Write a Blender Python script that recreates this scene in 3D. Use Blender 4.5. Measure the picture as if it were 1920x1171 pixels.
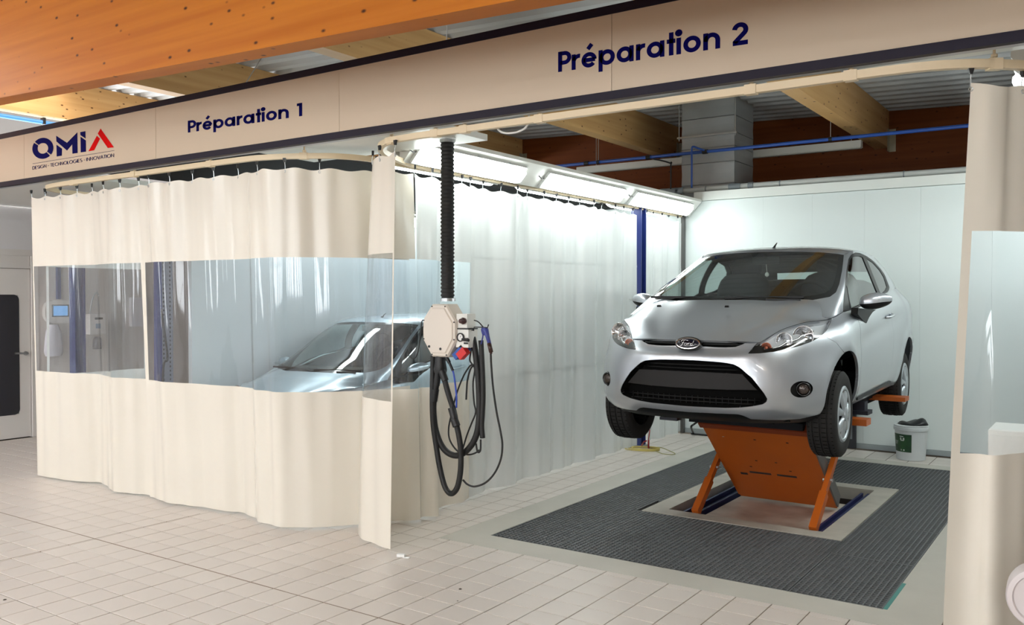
import bpy, bmesh, math, random
import numpy as np
from mathutils import Vector, Matrix

for _o in list(bpy.data.objects):
    bpy.data.objects.remove(_o, do_unlink=True)
scene = bpy.context.scene
COL = scene.collection
rnd = random.Random(7)

# ------------------------------------------------------------------ camera
CAM_H, CAM_YAW, CAM_PITCH, CAM_F = 1.62, math.radians(34.46), math.radians(0.977), 1651.0
cam_d = bpy.data.cameras.new('camera')
cam_d.sensor_width = 36.0
cam_d.lens = CAM_F / 1920.0 * 36.0
cam_d.clip_start, cam_d.clip_end = 0.05, 200
cam = bpy.data.objects.new('camera', cam_d)
COL.objects.link(cam)
cam.location = (0, 0, CAM_H)
cam.rotation_euler = (math.pi / 2 - CAM_PITCH, 0, CAM_YAW)
scene.camera = cam

# ------------------------------------------------------------------ world, exposure
world = bpy.data.worlds.new('overcast_sky')
scene.world = world
world.use_nodes = True
_bg = world.node_tree.nodes['Background']
_bg.inputs['Color'].default_value = (0.93, 0.97, 1.0, 1)
_bg.inputs['Strength'].default_value = 8.5
scene.view_settings.view_transform = 'Standard'
scene.view_settings.look = 'None'
scene.view_settings.gamma = 1.0
scene.view_settings.use_curve_mapping = False
scene.view_settings.exposure = 0.12
TUBE_EMIT = 20.5          # fluorescent diffusers of the bays
HALL_FILL = 29.0          # added unseen hall troughs that brighten the foreground

# ------------------------------------------------------------------ pixel -> direction helpers (photo frame 1920 x 1171)
_F = np.array([-math.sin(CAM_YAW) * math.cos(CAM_PITCH), math.cos(CAM_YAW) * math.cos(CAM_PITCH), -math.sin(CAM_PITCH)])
_R = np.array([math.cos(CAM_YAW), math.sin(CAM_YAW), 0.0])
_D = np.cross(_F, _R)
_C = np.array([0, 0, CAM_H])
def ray(u, v): return _F + _R * (u - 960) / CAM_F + _D * (v - 585.5) / CAM_F
def on_plane(u, v, ax, c):
    d = ray(u, v)
    return _C + d * ((c - _C[ax]) / d[ax])
def on_floor(u, v): return on_plane(u, v, 2, 0.0)
def project(p):
    d = np.array(p, float) - _C
    z = d @ _F
    return 960 + CAM_F * (d @ _R) / z, 585.5 + CAM_F * (d @ _D) / z, z

# ------------------------------------------------------------------ materials
def lin(c):
    return tuple(((x / 255.0) / 12.92 if x / 255.0 <= 0.04045 else ((x / 255.0 + 0.055) / 1.055) ** 2.4) for x in c)
_mats = {}
def mat(name, rgb, rough=0.5, metal=0.0, var=0.0, scale=6.0, bump=0.0, bscale=40.0, spec=0.5, coat=0.0, emit=None, es=0.0, stretch=(1, 1, 1), var2=None):
    """principled material; var = procedural colour variation, bump = fine relief"""
    if name in _mats: return _mats[name]
    m = bpy.data.materials.new(name)
    m.use_nodes = True
    nt = m.node_tree
    b = nt.nodes['Principled BSDF']
    c = lin(rgb)
    b.inputs['Base Color'].default_value = (*c, 1)
    b.inputs['Roughness'].default_value = rough
    b.inputs['Metallic'].default_value = metal
    b.inputs['Specular IOR Level'].default_value = spec
    if coat:
        b.inputs['Coat Weight'].default_value = coat
        b.inputs['Coat Roughness'].default_value = 0.04
    if emit:
        b.inputs['Emission Color'].default_value = (*lin(emit), 1)
        b.inputs['Emission Strength'].default_value = es
    if var or bump:
        tc = nt.nodes.new('ShaderNodeTexCoord')
        mp = nt.nodes.new('ShaderNodeMapping')
        mp.inputs['Scale'].default_value = stretch
        nt.links.new(tc.outputs['Object'], mp.inputs['Vector'])
    if var:
        n = nt.nodes.new('ShaderNodeTexNoise')
        n.inputs['Scale'].default_value = scale
        n.inputs['Detail'].default_value = 6
        nt.links.new(mp.outputs['Vector'], n.inputs['Vector'])
        r = nt.nodes.new('ShaderNodeValToRGB')
        c2 = lin(var2) if var2 else tuple(x * (1 - var) for x in c)
        r.color_ramp.elements[0].position = 0.3
        r.color_ramp.elements[1].position = 0.7
        r.color_ramp.elements[0].color = (*c2, 1)
        r.color_ramp.elements[1].color = (*c, 1)
        nt.links.new(n.outputs['Fac'], r.inputs['Fac'])
        nt.links.new(r.outputs['Color'], b.inputs['Base Color'])
    if bump:
        n2 = nt.nodes.new('ShaderNodeTexNoise')
        n2.inputs['Scale'].default_value = bscale
        n2.inputs['Detail'].default_value = 3
        nt.links.new(mp.outputs['Vector'], n2.inputs['Vector'])
        bp = nt.nodes.new('ShaderNodeBump')
        bp.inputs['Strength'].default_value = bump
        bp.inputs['Distance'].default_value = 0.01
        nt.links.new(n2.outputs['Fac'], bp.inputs['Height'])
        nt.links.new(bp.outputs['Normal'], b.inputs['Normal'])
    _mats[name] = m
    return m

def mat_clear(name, tint, gloss_rough=0.06, fres=1.45, haze=0.0, hazecol=(1, 1, 1), wrinkle=0.0, boost=1.0):
    """thin clear sheet: transparent with a Fresnel gloss and a little milky haze"""
    if name in _mats: return _mats[name]
    m = bpy.data.materials.new(name)
    m.use_nodes = True
    nt = m.node_tree
    nt.nodes.clear()
    out = nt.nodes.new('ShaderNodeOutputMaterial')
    tr = nt.nodes.new('ShaderNodeBsdfTransparent')
    tr.inputs['Color'].default_value = (*tint, 1)
    gl = nt.nodes.new('ShaderNodeBsdfGlossy')
    gl.inputs['Roughness'].default_value = gloss_rough
    lw = nt.nodes.new('ShaderNodeLayerWeight'); lw.inputs['Blend'].default_value = 0.5      # facing = 1 - |cos|
    pw = nt.nodes.new('ShaderNodeMath'); pw.operation = 'POWER'; pw.inputs[1].default_value = 5.0
    f0 = ((fres - 1) / (fres + 1)) ** 2
    mu = nt.nodes.new('ShaderNodeMath'); mu.operation = 'MULTIPLY_ADD'; mu.use_clamp = True
    mu.inputs[1].default_value = (1 - f0) * boost; mu.inputs[2].default_value = f0 * 2 * boost
    nt.links.new(lw.outputs['Facing'], pw.inputs[0]); nt.links.new(pw.outputs[0], mu.inputs[0])
    base = tr
    if haze:
        df = nt.nodes.new('ShaderNodeBsdfDiffuse')
        df.inputs['Color'].default_value = (*hazecol, 1)
        mh = nt.nodes.new('ShaderNodeMixShader')
        mh.inputs['Fac'].default_value = haze
        nt.links.new(tr.outputs[0], mh.inputs[1]); nt.links.new(df.outputs[0], mh.inputs[2])
        base = mh
    mx = nt.nodes.new('ShaderNodeMixShader')
    nt.links.new(mu.outputs[0], mx.inputs['Fac'])
    nt.links.new(base.outputs[0], mx.inputs[1]); nt.links.new(gl.outputs[0], mx.inputs[2])
    nt.links.new(mx.outputs[0], out.inputs['Surface'])
    if wrinkle:
        tc = nt.nodes.new('ShaderNodeTexCoord')
        mp = nt.nodes.new('ShaderNodeMapping')
        mp.inputs['Scale'].default_value = (2.6, 2.6, 0.28)
        nz = nt.nodes.new('ShaderNodeTexNoise')
        nz.inputs['Scale'].default_value = 3.0
        nz.inputs['Detail'].default_value = 1.0
        bp = nt.nodes.new('ShaderNodeBump')
        bp.inputs['Strength'].default_value = wrinkle
        bp.inputs['Distance'].default_value = 0.05
        nt.links.new(tc.outputs['Object'], mp.inputs['Vector'])
        nt.links.new(mp.outputs['Vector'], nz.inputs['Vector'])
        nt.links.new(nz.outputs['Fac'], bp.inputs['Height'])
        nt.links.new(bp.outputs['Normal'], gl.inputs['Normal'])
    _mats[name] = m
    return m

def mat_wood(name, c1, c2, knot=(70, 35, 15), axis=0, rough=0.45):
    if name in _mats: return _mats[name]
    m = bpy.data.materials.new(name)
    m.use_nodes = True
    nt = m.node_tree
    b = nt.nodes['Principled BSDF']
    b.inputs['Roughness'].default_value = rough
    b.inputs['Specular IOR Level'].default_value = 0.15
    tc = nt.nodes.new('ShaderNodeTexCoord')
    mp = nt.nodes.new('ShaderNodeMapping')
    s = [5.0, 5.0, 16.0]; s[axis] = 0.5
    mp.inputs['Scale'].default_value = s
    n = nt.nodes.new('ShaderNodeTexNoise'); n.inputs['Scale'].default_value = 1.0; n.inputs['Detail'].default_value = 8
    r = nt.nodes.new('ShaderNodeValToRGB')
    r.color_ramp.elements[0].color = (*lin(c1), 1); r.color_ramp.elements[0].position = 0.32
    r.color_ramp.elements[1].color = (*lin(c2), 1); r.color_ramp.elements[1].position = 0.68
    nt.links.new(tc.outputs['Object'], mp.inputs['Vector'])
    nt.links.new(mp.outputs['Vector'], n.inputs['Vector'])
    nt.links.new(n.outputs['Fac'], r.inputs['Fac'])
    mp2 = nt.nodes.new('ShaderNodeMapping')
    s2 = [9.0, 9.0, 13.0]; s2[axis] = 7.0
    mp2.inputs['Scale'].default_value = s2
    vo = nt.nodes.new('ShaderNodeTexVoronoi'); vo.inputs['Scale'].default_value = 1.0; vo.inputs['Randomness'].default_value = 1.0
    r2 = nt.nodes.new('ShaderNodeValToRGB')
    r2.color_ramp.elements[0].position = 0.06; r2.color_ramp.elements[0].color = (1, 1, 1, 1)
    r2.color_ramp.elements[1].position = 0.15; r2.color_ramp.elements[1].color = (0, 0, 0, 1)
    nt.links.new(tc.outputs['Object'], mp2.inputs['Vector'])
    nt.links.new(mp2.outputs['Vector'], vo.inputs['Vector'])
    nt.links.new(vo.outputs['Distance'], r2.inputs['Fac'])
    mx = nt.nodes.new('ShaderNodeMix'); mx.data_type = 'RGBA'
    nt.links.new(r2.outputs['Color'], mx.inputs[0])
    nt.links.new(r.outputs['Color'], mx.inputs[6])
    mx.inputs[7].default_value = (*lin(knot), 1)
    nt.links.new(mx.outputs[2], b.inputs['Base Color'])
    _mats[name] = m
    return m

# ------------------------------------------------------------------ mesh building
def unit(v):
    v = np.array(v, float)
    l = np.linalg.norm(v)
    return v / l if l > 1e-12 else v
class MB:
    def __init__(s): s.v, s.f, s.m, s.cur = [], [], [], 0
    def add(s, vs, fs):
        o = len(s.v)
        s.v += [tuple(map(float, p)) for p in vs]
        for f in fs:
            s.f.append(tuple(i + o for i in f)); s.m.append(s.cur)
        return s
    def box(s, x0, x1, y0, y1, z0, z1):
        return s.add([(x0, y0, z0), (x1, y0, z0), (x1, y1, z0), (x0, y1, z0), (x0, y0, z1), (x1, y0, z1), (x1, y1, z1), (x0, y1, z1)],
                     [(3, 2, 1, 0), (4, 5, 6, 7), (0, 1, 5, 4), (1, 2, 6, 5), (2, 3, 7, 6), (3, 0, 4, 7)])
    def cbox(s, x0, x1, y0, y1, z0, z1, c=0.003):
        """box with a chamfered top rim"""
        return s.add([(x0, y0, z0), (x1, y0, z0), (x1, y1, z0), (x0, y1, z0), (x0, y0, z1 - c), (x1, y0, z1 - c), (x1, y1, z1 - c), (x0, y1, z1 - c),
                      (x0 + c, y0 + c, z1), (x1 - c, y0 + c, z1), (x1 - c, y1 - c, z1), (x0 + c, y1 - c, z1)],
                     [(3, 2, 1, 0), (0, 1, 5, 4), (1, 2, 6, 5), (2, 3, 7, 6), (3, 0, 4, 7), (4, 5, 9, 8), (5, 6, 10, 9), (6, 7, 11, 10), (7, 4, 8, 11), (8, 9, 10, 11)])
    def obox(s, c, size, ax):
        """oriented box: centre, full sizes, 3 axis vectors"""
        c = np.array(c, float); a = [unit(q) * (h / 2) for q, h in zip(ax, size)]
        vs = [c + i * a[0] + j * a[1] + k * a[2] for k in (-1, 1) for (i, j) in ((-1, -1), (1, -1), (1, 1), (-1, 1))]
        return s.add(vs, [(3, 2, 1, 0), (4, 5, 6, 7), (0, 1, 5, 4), (1, 2, 6, 5), (2, 3, 7, 6), (3, 0, 4, 7)])
    def bar(s, a, b, w, h, up=(0, 0, 1)):
        a, b = np.array(a, float), np.array(b, float)
        d = unit(b - a); sd = unit(np.cross(d, up)); u = np.cross(sd, d)
        return s.obox((a + b) / 2, (np.linalg.norm(b - a), w, h), (d, sd, u))
    def prism(s, poly, fn0, fn1):
        """closed polygon (2-D) swept between the two maps fn0(p), fn1(p)"""
        n = len(poly)
        vs = [fn0(p) for p in poly] + [fn1(p) for p in poly]
        return s.add(vs, [tuple(range(n))[::-1], tuple(range(n, 2 * n))] + [(i, (i + 1) % n, n + (i + 1) % n, n + i) for i in range(n)])
    def tube(s, pts, r, n=8, closed=False, caps=True):
        P = [np.array(p, float) for p in pts]
        m = len(P)
        rr = r if hasattr(r, '__len__') else [r] * m
        T = []
        for i in range(m):
            if closed: t = P[(i + 1) % m] - P[i - 1]
            else: t = P[min(i + 1, m - 1)] - P[max(i - 1, 0)]
            T.append(unit(t))
        a = np.array((0, 0, 1.0)) if abs(T[0][2]) < 0.9 else np.array((1.0, 0, 0))
        nrm = unit(np.cross(T[0], a))
        vs = []
        for i in range(m):
            nrm = unit(nrm - T[i] * (nrm @ T[i]))
            bn = np.cross(T[i], nrm)
            for k in range(n):
                an = 2 * math.pi * k / n
                vs.append(P[i] + rr[i] * (math.cos(an) * nrm + math.sin(an) * bn))
        fs = []
        for i in range(m if closed else m - 1):
            j = (i + 1) % m
            for k in range(n):
                fs.append((i * n + k, i * n + (k + 1) % n, j * n + (k + 1) % n, j * n + k))
        if caps and not closed:
            fs.append(tuple(range(n))[::-1]); fs.append(tuple((m - 1) * n + k for k in range(n)))
        return s.add(vs, fs)
    def lathe(s, prof, n=24, o=(0, 0, 0), ax=(0, 0, 1), caps=True):
        ax = unit(ax); o = np.array(o, float)
        a = unit(np.cross(ax, (1, 0, 0) if abs(ax[0]) < 0.9 else (0, 1, 0))); b = np.cross(ax, a)
        vs = []
        for r, h in prof:
            for k in range(n):
                t = 2 * math.pi * k / n
                vs.append(o + ax * h + r * (math.cos(t) * a + math.sin(t) * b))
        fs = []
        for i in range(len(prof) - 1):
            for k in range(n):
                fs.append((i * n + k, i * n + (k + 1) % n, (i + 1) * n + (k + 1) % n, (i + 1) * n + k))
        if caps:
            if prof[0][0] > 1e-6: fs.append(tuple(range(n))[::-1])
            if prof[-1][0] > 1e-6: fs.append(tuple((len(prof) - 1) * n + k for k in range(n)))
        return s.add(vs, fs)
    def grid(s, G, flip=False):
        R, Cc = len(G), len(G[0])
        vs = [p for row in G for p in row]
        fs = []
        for i in range(R - 1):
            for j in range(Cc - 1):
                q = (i * Cc + j, i * Cc + j + 1, (i + 1) * Cc + j + 1, (i + 1) * Cc + j)
                fs.append(q[::-1] if flip else q)
        return s.add(vs, fs)
    def mesh(s, name, mats, smooth=False):
        me = bpy.data.meshes.new(name)
        me.from_pydata(s.v, [], s.f)
        for q in (mats if isinstance(mats, (list, tuple)) else [mats]): me.materials.append(q)
        if any(s.m): me.polygons.foreach_set('material_index', s.m)
        if smooth:
            me.polygons.foreach_set('use_smooth', [True] * len(me.polygons))
        me.update()
        return me
    def obj(s, name, mats, parent=None, smooth=False, angle=None):
        o = bpy.data.objects.new(name, s.mesh(name, mats, smooth))
        COL.objects.link(o)
        if smooth and angle is not None:
            o.data.set_sharp_from_angle(angle=math.radians(angle))
        if parent is not None: adopt(o, parent)
        return o
_base = {}
def adopt(o, parent):
    o.parent = parent
    o.matrix_parent_inverse = _base.get(parent.name, Matrix.Identity(4)).inverted()
def tag(o, label, cat, group=None):
    o['label'] = label; o['category'] = cat
    if group: o['group'] = group
    return o
def thing(name, label, cat, loc=(0, 0, 0), group=None):
    o = bpy.data.objects.new(name, None)
    COL.objects.link(o)
    o.location = loc
    o.empty_display_size = 0.1
    _base[o.name] = Matrix.Translation(Vector(loc))
    return tag(o, label, cat, group)
def struct(o):
    o['kind'] = 'structure'
    return o
def copy_tree(o, delta, label=None, group=None):
    c = o.copy(); COL.objects.link(c)
    c.location = o.location + Vector(delta)
    if label: c['label'] = label
    if group: c['group'] = group
    for ch in list(o.children):
        k = ch.copy(); COL.objects.link(k); k.parent = c
        for g in list(ch.children):
            q = g.copy(); COL.objects.link(q); q.parent = k
    return c
def smooth_path(P, n=8, closed=False):
    """Catmull-Rom through points"""
    P = [np.array(p, float) for p in P]
    out = []
    m = len(P)
    for i in range(m if closed else m - 1):
        p1, p2 = P[i], P[(i + 1) % m]
        p0 = P[i - 1] if (i > 0 or closed) else 2 * p1 - p2
        p3 = P[(i + 2) % m] if (i + 2 < m or closed) else 2 * p2 - p1
        for k in range(n):
            t = k / n
            out.append(0.5 * (2 * p1 + (p2 - p0) * t + (2 * p0 - 5 * p1 + 4 * p2 - p3) * t * t + (3 * p1 - p0 - 3 * p2 + p3) * t ** 3))
    if not closed: out.append(P[-1])
    return out
def resample(P, step):
    P = np.array(P, float)
    d = np.concatenate([[0], np.cumsum(np.linalg.norm(np.diff(P, axis=0), axis=1))])
    n = max(2, int(round(d[-1] / step)) + 1)
    t = np.linspace(0, d[-1], n)
    return np.stack([np.interp(t, d, P[:, k]) for k in range(P.shape[1])], 1)

# ================================================================== STRUCTURE
ROOF = lambda X: 3.95 - 0.037 * (X + 2.4)              # roof sheet height, falling to the right
M_grout = None
def floor_materials():
    """tile and grout: warm white tiles, grout that is filled with pale dust in patches"""
    t = mat('floor_tile', (216, 207, 199), rough=0.36, var=0.07, scale=1.3, bump=0.03, bscale=60)
    g = bpy.data.materials.new('grout'); g.use_nodes = True
    nt = g.node_tree; b = nt.nodes['Principled BSDF']; b.inputs['Roughness'].default_value = 0.85
    tc = nt.nodes.new('ShaderNodeTexCoord')
    n = nt.nodes.new('ShaderNodeTexNoise'); n.inputs['Scale'].default_value = 0.75; n.inputs['Detail'].default_value = 4
    r = nt.nodes.new('ShaderNodeValToRGB')
    r.color_ramp.elements[0].position = 0.42; r.color_ramp.elements[0].color = (*lin((74, 60, 48)), 1)
    r.color_ramp.elements[1].position = 0.60; r.color_ramp.elements[1].color = (*lin((150, 134, 118)), 1)
    nt.links.new(tc.outputs['Object'], n.inputs['Vector']); nt.links.new(n.outputs['Fac'], r.inputs['Fac'])
    nt.links.new(r.outputs['Color'], b.inputs['Base Color'])
    return t, g
M_tile, M_grout = floor_materials()
M_cement = mat('cement_border', (196, 192, 182), rough=0.6, var=0.14, scale=2.2, bump=0.12, bscale=50)
M_white = mat('white_panel', (224, 232, 231), rough=0.42, bump=0.01, bscale=8)
M_whitebox = mat('white_sheet_metal', (228, 228, 222), rough=0.38)
M_sheet = mat('roof_sheet', (200, 202, 203), rough=0.5, var=0.06, scale=0.8)
M_girder = mat_wood('glulam_orange', (178, 100, 22), (196, 118, 34), axis=0)
M_purlin = mat_wood('glulam_pale', (188, 146, 94), (204, 164, 112), axis=1)
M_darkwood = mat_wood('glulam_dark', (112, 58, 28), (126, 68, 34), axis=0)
M_dark = mat('pit_dark', (32, 32, 34), rough=0.9)
M_navy = mat('navy_steel', (32, 48, 112), rough=0.4)

PX0, PX1, PY0, PY1 = -3.505, -0.985, 4.845, 9.105      # grated pit
FX0, FX1, FY0, FY1 = -10.7, 7.0, -8.0, 12.4
m = MB()
zt, zb = -0.004, -0.06
for (a, b, c, d) in ((FX0, PX0, FY0, FY1), (PX1, FX1, FY0, FY1), (PX0, PX1, FY0, PY0), (PX0, PX1, PY1, FY1)):
    m.box(a, b, c, d, zb, zt)
floor = struct(m.obj('floor', M_grout))
# cement border round the grating, flush with the tiles
m = MB()
BX0, BX1, BY0, BY1 = -3.752, -0.70, 4.60, 9.30
m.box(BX0, PX0, BY0, BY1, zt - 0.01, 0.0); m.box(PX1, BX1, BY0, BY1, zt - 0.01, 0.0)
m.box(PX0, PX1, BY0, PY0, zt - 0.01, 0.0); m.box(PX0, PX1, PY1, BY1, zt - 0.01, 0.0)
m.obj('cement_border', M_cement, floor)
# tiles: the 300 that show largest are objects, the others one mesh
TX, TY, TX0, TY0 = 0.1975, 0.181, -5.041, 3.271
g = 0.0033
tm = MB().cbox(-TX / 2 + g, TX / 2 - g, -TY / 2 + g, TY / 2 - g, -0.012, 0.0, 0.0012).mesh('tile', M_tile)
cand, rest, cropped = [], [], []
for i in range(-27, 36):
    for j in range(-14, 37):
        x, y = TX0 + (i + .5) * TX, TY0 + (j + .5) * TY
        if x < -10.3 or x > 2.0 or y > 9.85: continue
        if x + TX / 2 > BX0 + .004 and x - TX / 2 < BX1 - .004 and y + TY / 2 > BY0 + .004 and y - TY / 2 < BY1 - .004:
            x0_, x1_, y0_, y1_ = x - TX / 2, x + TX / 2, y - TY / 2, y + TY / 2      # tiles trimmed at the cement border
            if x0_ < BX0: cropped.append((x0_, BX0, y0_, y1_)); x0_ = BX0
            if x1_ > BX1: cropped.append((BX1, x1_, y0_, y1_)); x1_ = BX1
            if y0_ < BY0: cropped.append((x0_, x1_, y0_, BY0))
            if y1_ > BY1: cropped.append((x0_, x1_, BY1, y1_))
            continue
        u, v, d = project((x, y, 0)) if (np.array((x, y, 0)) - _C) @ _F > 0.3 else (-9e3, 0, 1)
        vis = -20 < u < 1800 and v < 1185 and (y < 4.0 or -4.1 < x) and u < 1772
        (cand if vis else rest).append((d, x, y))
cand.sort()
for d, x, y in cand[:300]:
    o = bpy.data.objects.new('tile', tm); COL.objects.link(o)
    o.location = (x, y, rnd.uniform(-0.0004, 0.0004)); adopt(o, floor)
m = MB()
for d, x, y in cand[300:] + rest:
    m.cbox(x - TX / 2 + g, x + TX / 2 - g, y - TY / 2 + g, y + TY / 2 - g, -0.012, 0.0, 0.0012)
for a, b, c, d in cropped:
    if b - a > .012 and d - c > .012: m.cbox(a + g, b - g, c + g, d - g, -0.012, 0.0, 0.0012)
o = m.obj('tile_field', M_tile, floor); o['kind'] = 'stuff'
# wide expansion joint across the tiles
m = MB(); m.box(FX0, -3.76, TY0 - .0036, TY0 + .0036, -0.006, 0.0006)
m.box(-3.76, -0.3, TY0 - .003, TY0 + .003, -0.006, 0.0004)
m.box(-5.651 - .003, -5.651 + .003, 0.4, 4.1, -0.006, 0.0004)
m.obj('expansion_joint', mat('joint_filler', (140, 122, 106), rough=0.8), floor)

# pit below the gratings
m = MB()
m.box(PX0 - .1, PX1 + .1, PY0 - .1, PY1 + .1, -0.46, -0.40)
m.box(PX0 - .06, PX0, PY0 - .06, PY1 + .06, -0.40, -0.055); m.box(PX1, PX1 + .06, PY0 - .06, PY1 + .06, -0.40, -0.055)
m.box(PX0, PX1, PY0 - .06, PY0, -0.40, -0.055); m.box(PX0, PX1, PY1, PY1 + .06, -0.40, -0.055)
struct(m.obj('floor_pit', M_dark))

# walls
WX = -10.4
m = MB()
LW = [(-5.4, -4.3), (-1.6, -0.6)]                # tall side windows, out of frame
y_ = -8.0
for a, b in LW:
    m.box(WX - .2, WX, y_, a, 0, 2.65); m.box(WX - .2, WX, a, b, 0, 1.0); m.box(WX - .2, WX, a, b, 2.5, 2.65); m.box(WX - .12, WX - .08, (a + b) / 2 - .03, (a + b) / 2 + .03, 1.0, 2.5)
    y_ = b
m.box(WX - .2, WX, y_, 3.3, 0, 2.65); m.box(WX - .2, WX, 5.33, 12.4, 0, 2.65); m.box(WX - .2, WX, 3.3, 5.33, 2.17, 2.65)
M_beige = mat('beige_wall', (216, 209, 203), rough=0.55, var=0.03, scale=0.8)
wall_left = struct(m.obj('wall_left', mat('wall_upper_white', (226, 224, 226), rough=0.6)))
MB().box(WX, WX + .012, 5.33, 9.9, 0.0, 2.10).obj('wall_panel', M_beige, wall_left)
# left door: frame, leaf with a dark pane, transom, lever
M_doorgrey = mat('door_aluminium', (222, 218, 214), rough=0.45)
door = MB()
door.box(WX - .1, WX + .03, 5.27, 5.345, 0, 2.17).box(WX - .1, WX + .03, 3.3, 3.38, 0, 2.17).box(WX - .1, WX + .03, 3.38, 5.27, 2.10, 2.17).box(WX - .1, WX + .02, 3.38, 5.27, 1.955, 1.985)
door_1 = struct(door.obj('door_1', M_doorgrey))
m = MB(); m.box(WX - .07, WX - .0, 3.39, 5.262, 1.985, 2.10); m.obj('transom_panel', M_doorgrey, door_1)
m = MB(); y0, y1 = 4.33, 5.262
m.box(WX - .06, WX + .005, y0, y1, 0.01, 0.285); m.box(WX - .06, WX + .005, y0, y1, 1.645, 1.95)
m.box(WX - .06, WX + .005, 5.125, y1, 0.285, 1.645); m.box(WX - .06, WX + .005, y0, y0 + .13, 0.285, 1.645)
m.obj('leaf', M_doorgrey, door_1)
m = MB()
def rrect(cx, cy, w, h, r, n=5):
    P = []
    for qx, qy, a0 in ((1, 1, 0), (-1, 1, 90), (-1, -1, 180), (1, -1, 270)):
        for k in range(n + 1):
            a = math.radians(a0 + 90 * k / n)
            P.append((cx + qx * (w / 2 - r) + r * math.cos(a), cy + qy * (h / 2 - r) + r * math.sin(a)))
    return P
pp = rrect((y0 + .12 + 5.135) / 2, .965, 5.135 - y0 - .12, 1.375, .06)
m.prism(pp, lambda p: (WX - .03, p[0], p[1]), lambda p: (WX + .009, p[0], p[1]))
m.obj('pane', mat('dark_door_glass', (58, 57, 60), rough=0.2), door_1)
m = MB(); m.tube([(WX + .006, 5.205, .975), (WX + .06, 5.205, .975), (WX + .062, 5.06, .985)], 0.011, 8)
m.tube([(WX + .004, 5.205, .975), (WX + .02, 5.205, .975)], 0.025, 12)
m.obj('lever', mat('brushed_steel', (190, 190, 192), rough=0.3, metal=0.9), door_1, smooth=True, angle=40)
# second leaf, out of frame to the left
MB().box(WX - .06, WX + .005, 3.385, 4.325, 0.01, 1.95).obj('leaf', M_doorgrey, door_1)

MB().box(WX - .24, WX - .12, 3.2, 5.5, -.06, 2.6).obj('door_light_block', M_doorgrey, door_1)  # unseen slab added behind the door to block outside light

# rear wall of the bay: white insulated panels with coping and skirting
BW = 9.9
seams = [-4.285] + sorted(on_plane(px, 420, 1, BW)[0] for px in (1338, 1431, 1523, 1621, 1726)) + [-1.02, -0.40, 0.25]
wall_back = struct(MB().box(-8.1, 0.3, BW + .035, BW + .08, 0, 2.80).obj('wall_back', M_white))
for a, b in zip(seams[:-1], seams[1:]):
    mm = MB(); mm.box(a + .0005, b - .0005, BW, BW + .034, 0.055, 2.76)
    mm.obj('panel', M_white, wall_back)
MB().box(-8.1, -4.30, BW, BW + .034, 0.0, 2.76).obj('panel', M_white, wall_back)
m = MB(); m.box(-4.15, 0.3, BW - .035, BW + .09, 2.765, 2.868)
m.obj('coping', mat('coping_white', (232, 236, 232), rough=0.35), wall_back)
m = MB(); m.box(-4.285, 0.3, BW - .012, BW + .034, 0.0, 0.052)
struct(m.obj('baseboard_back', mat('grey_skirting', (160, 168, 170), rough=0.5)))
# bay 1: white side panels on the far left and right flank of the right bay
m = MB(); m.box(-8.12, -8.06, 5.76, BW, 0, 2.6)
struct(m.obj('wall_bay_side', mat('pale_blue_white_panel', (214, 224, 230), rough=0.45)))

# roof: corrugated sheet with a skylight, girders, purlins
SKX0, SKX1, SKY0, SKY1 = -10.50, -8.2, 4.35, 5.70
SK2 = [(-7.6, -5.6, -2.6, -0.9), (-2.0, 0.4, -2.6, -0.9), (-7.6, -5.6, -6.4, -4.6), (-2.0, 0.4, -6.4, -4.6), (3.0, 5.0, -2.6, -0.9)]  # extra openings added over the hall to light the foreground floor
HOLES = [(SKX0, SKX1, SKY0, SKY1)] + SK2
m = MB()
X0, X1 = -14.0, 7.2
pit, hh = 0.25, 0.042
y = -8.2
while y < 12.6:
    for (ya, yb, za, zb2) in ((y, y + .10, 0, 0), (y + .10, y + .135, 0, hh), (y + .135, y + .215, hh, hh), (y + .215, y + .25, hh, 0)):
        spans = [(X0, X1)]
        for (hx0, hx1, hy0, hy1) in HOLES:
            if hy0 < (ya + yb) / 2 < hy1:
                ns = []
                for a, b in spans:
                    if a < hx0 and b > hx1: ns += [(a, hx0), (hx1, b)]
                    else: ns.append((a, b))
                spans = ns
        for a, b in spans:
            m.add([(a, ya, ROOF(a) + za), (b, ya, ROOF(b) + za), (b, yb, ROOF(b) + zb2), (a, yb, ROOF(a) + zb2)], [(0, 3, 2, 1)])
    y += pit
ceiling = struct(m.obj('ceiling', M_sheet))
m = MB()
for (a, b, c, d) in HOLES:
    for (p, q) in (((a, c), (b, c)), ((b, c), (b, d)), ((b, d), (a, d)), ((a, d), (a, c))):
        m.bar((p[0], p[1], ROOF(p[0]) + .2), (q[0], q[1], ROOF(q[0]) + .2), 0.04, 0.5)
m.obj('skylight_curb', mat_wood('curb_pale_wood', (224, 188, 130), (238, 208, 156), axis=0), ceiling)

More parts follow.
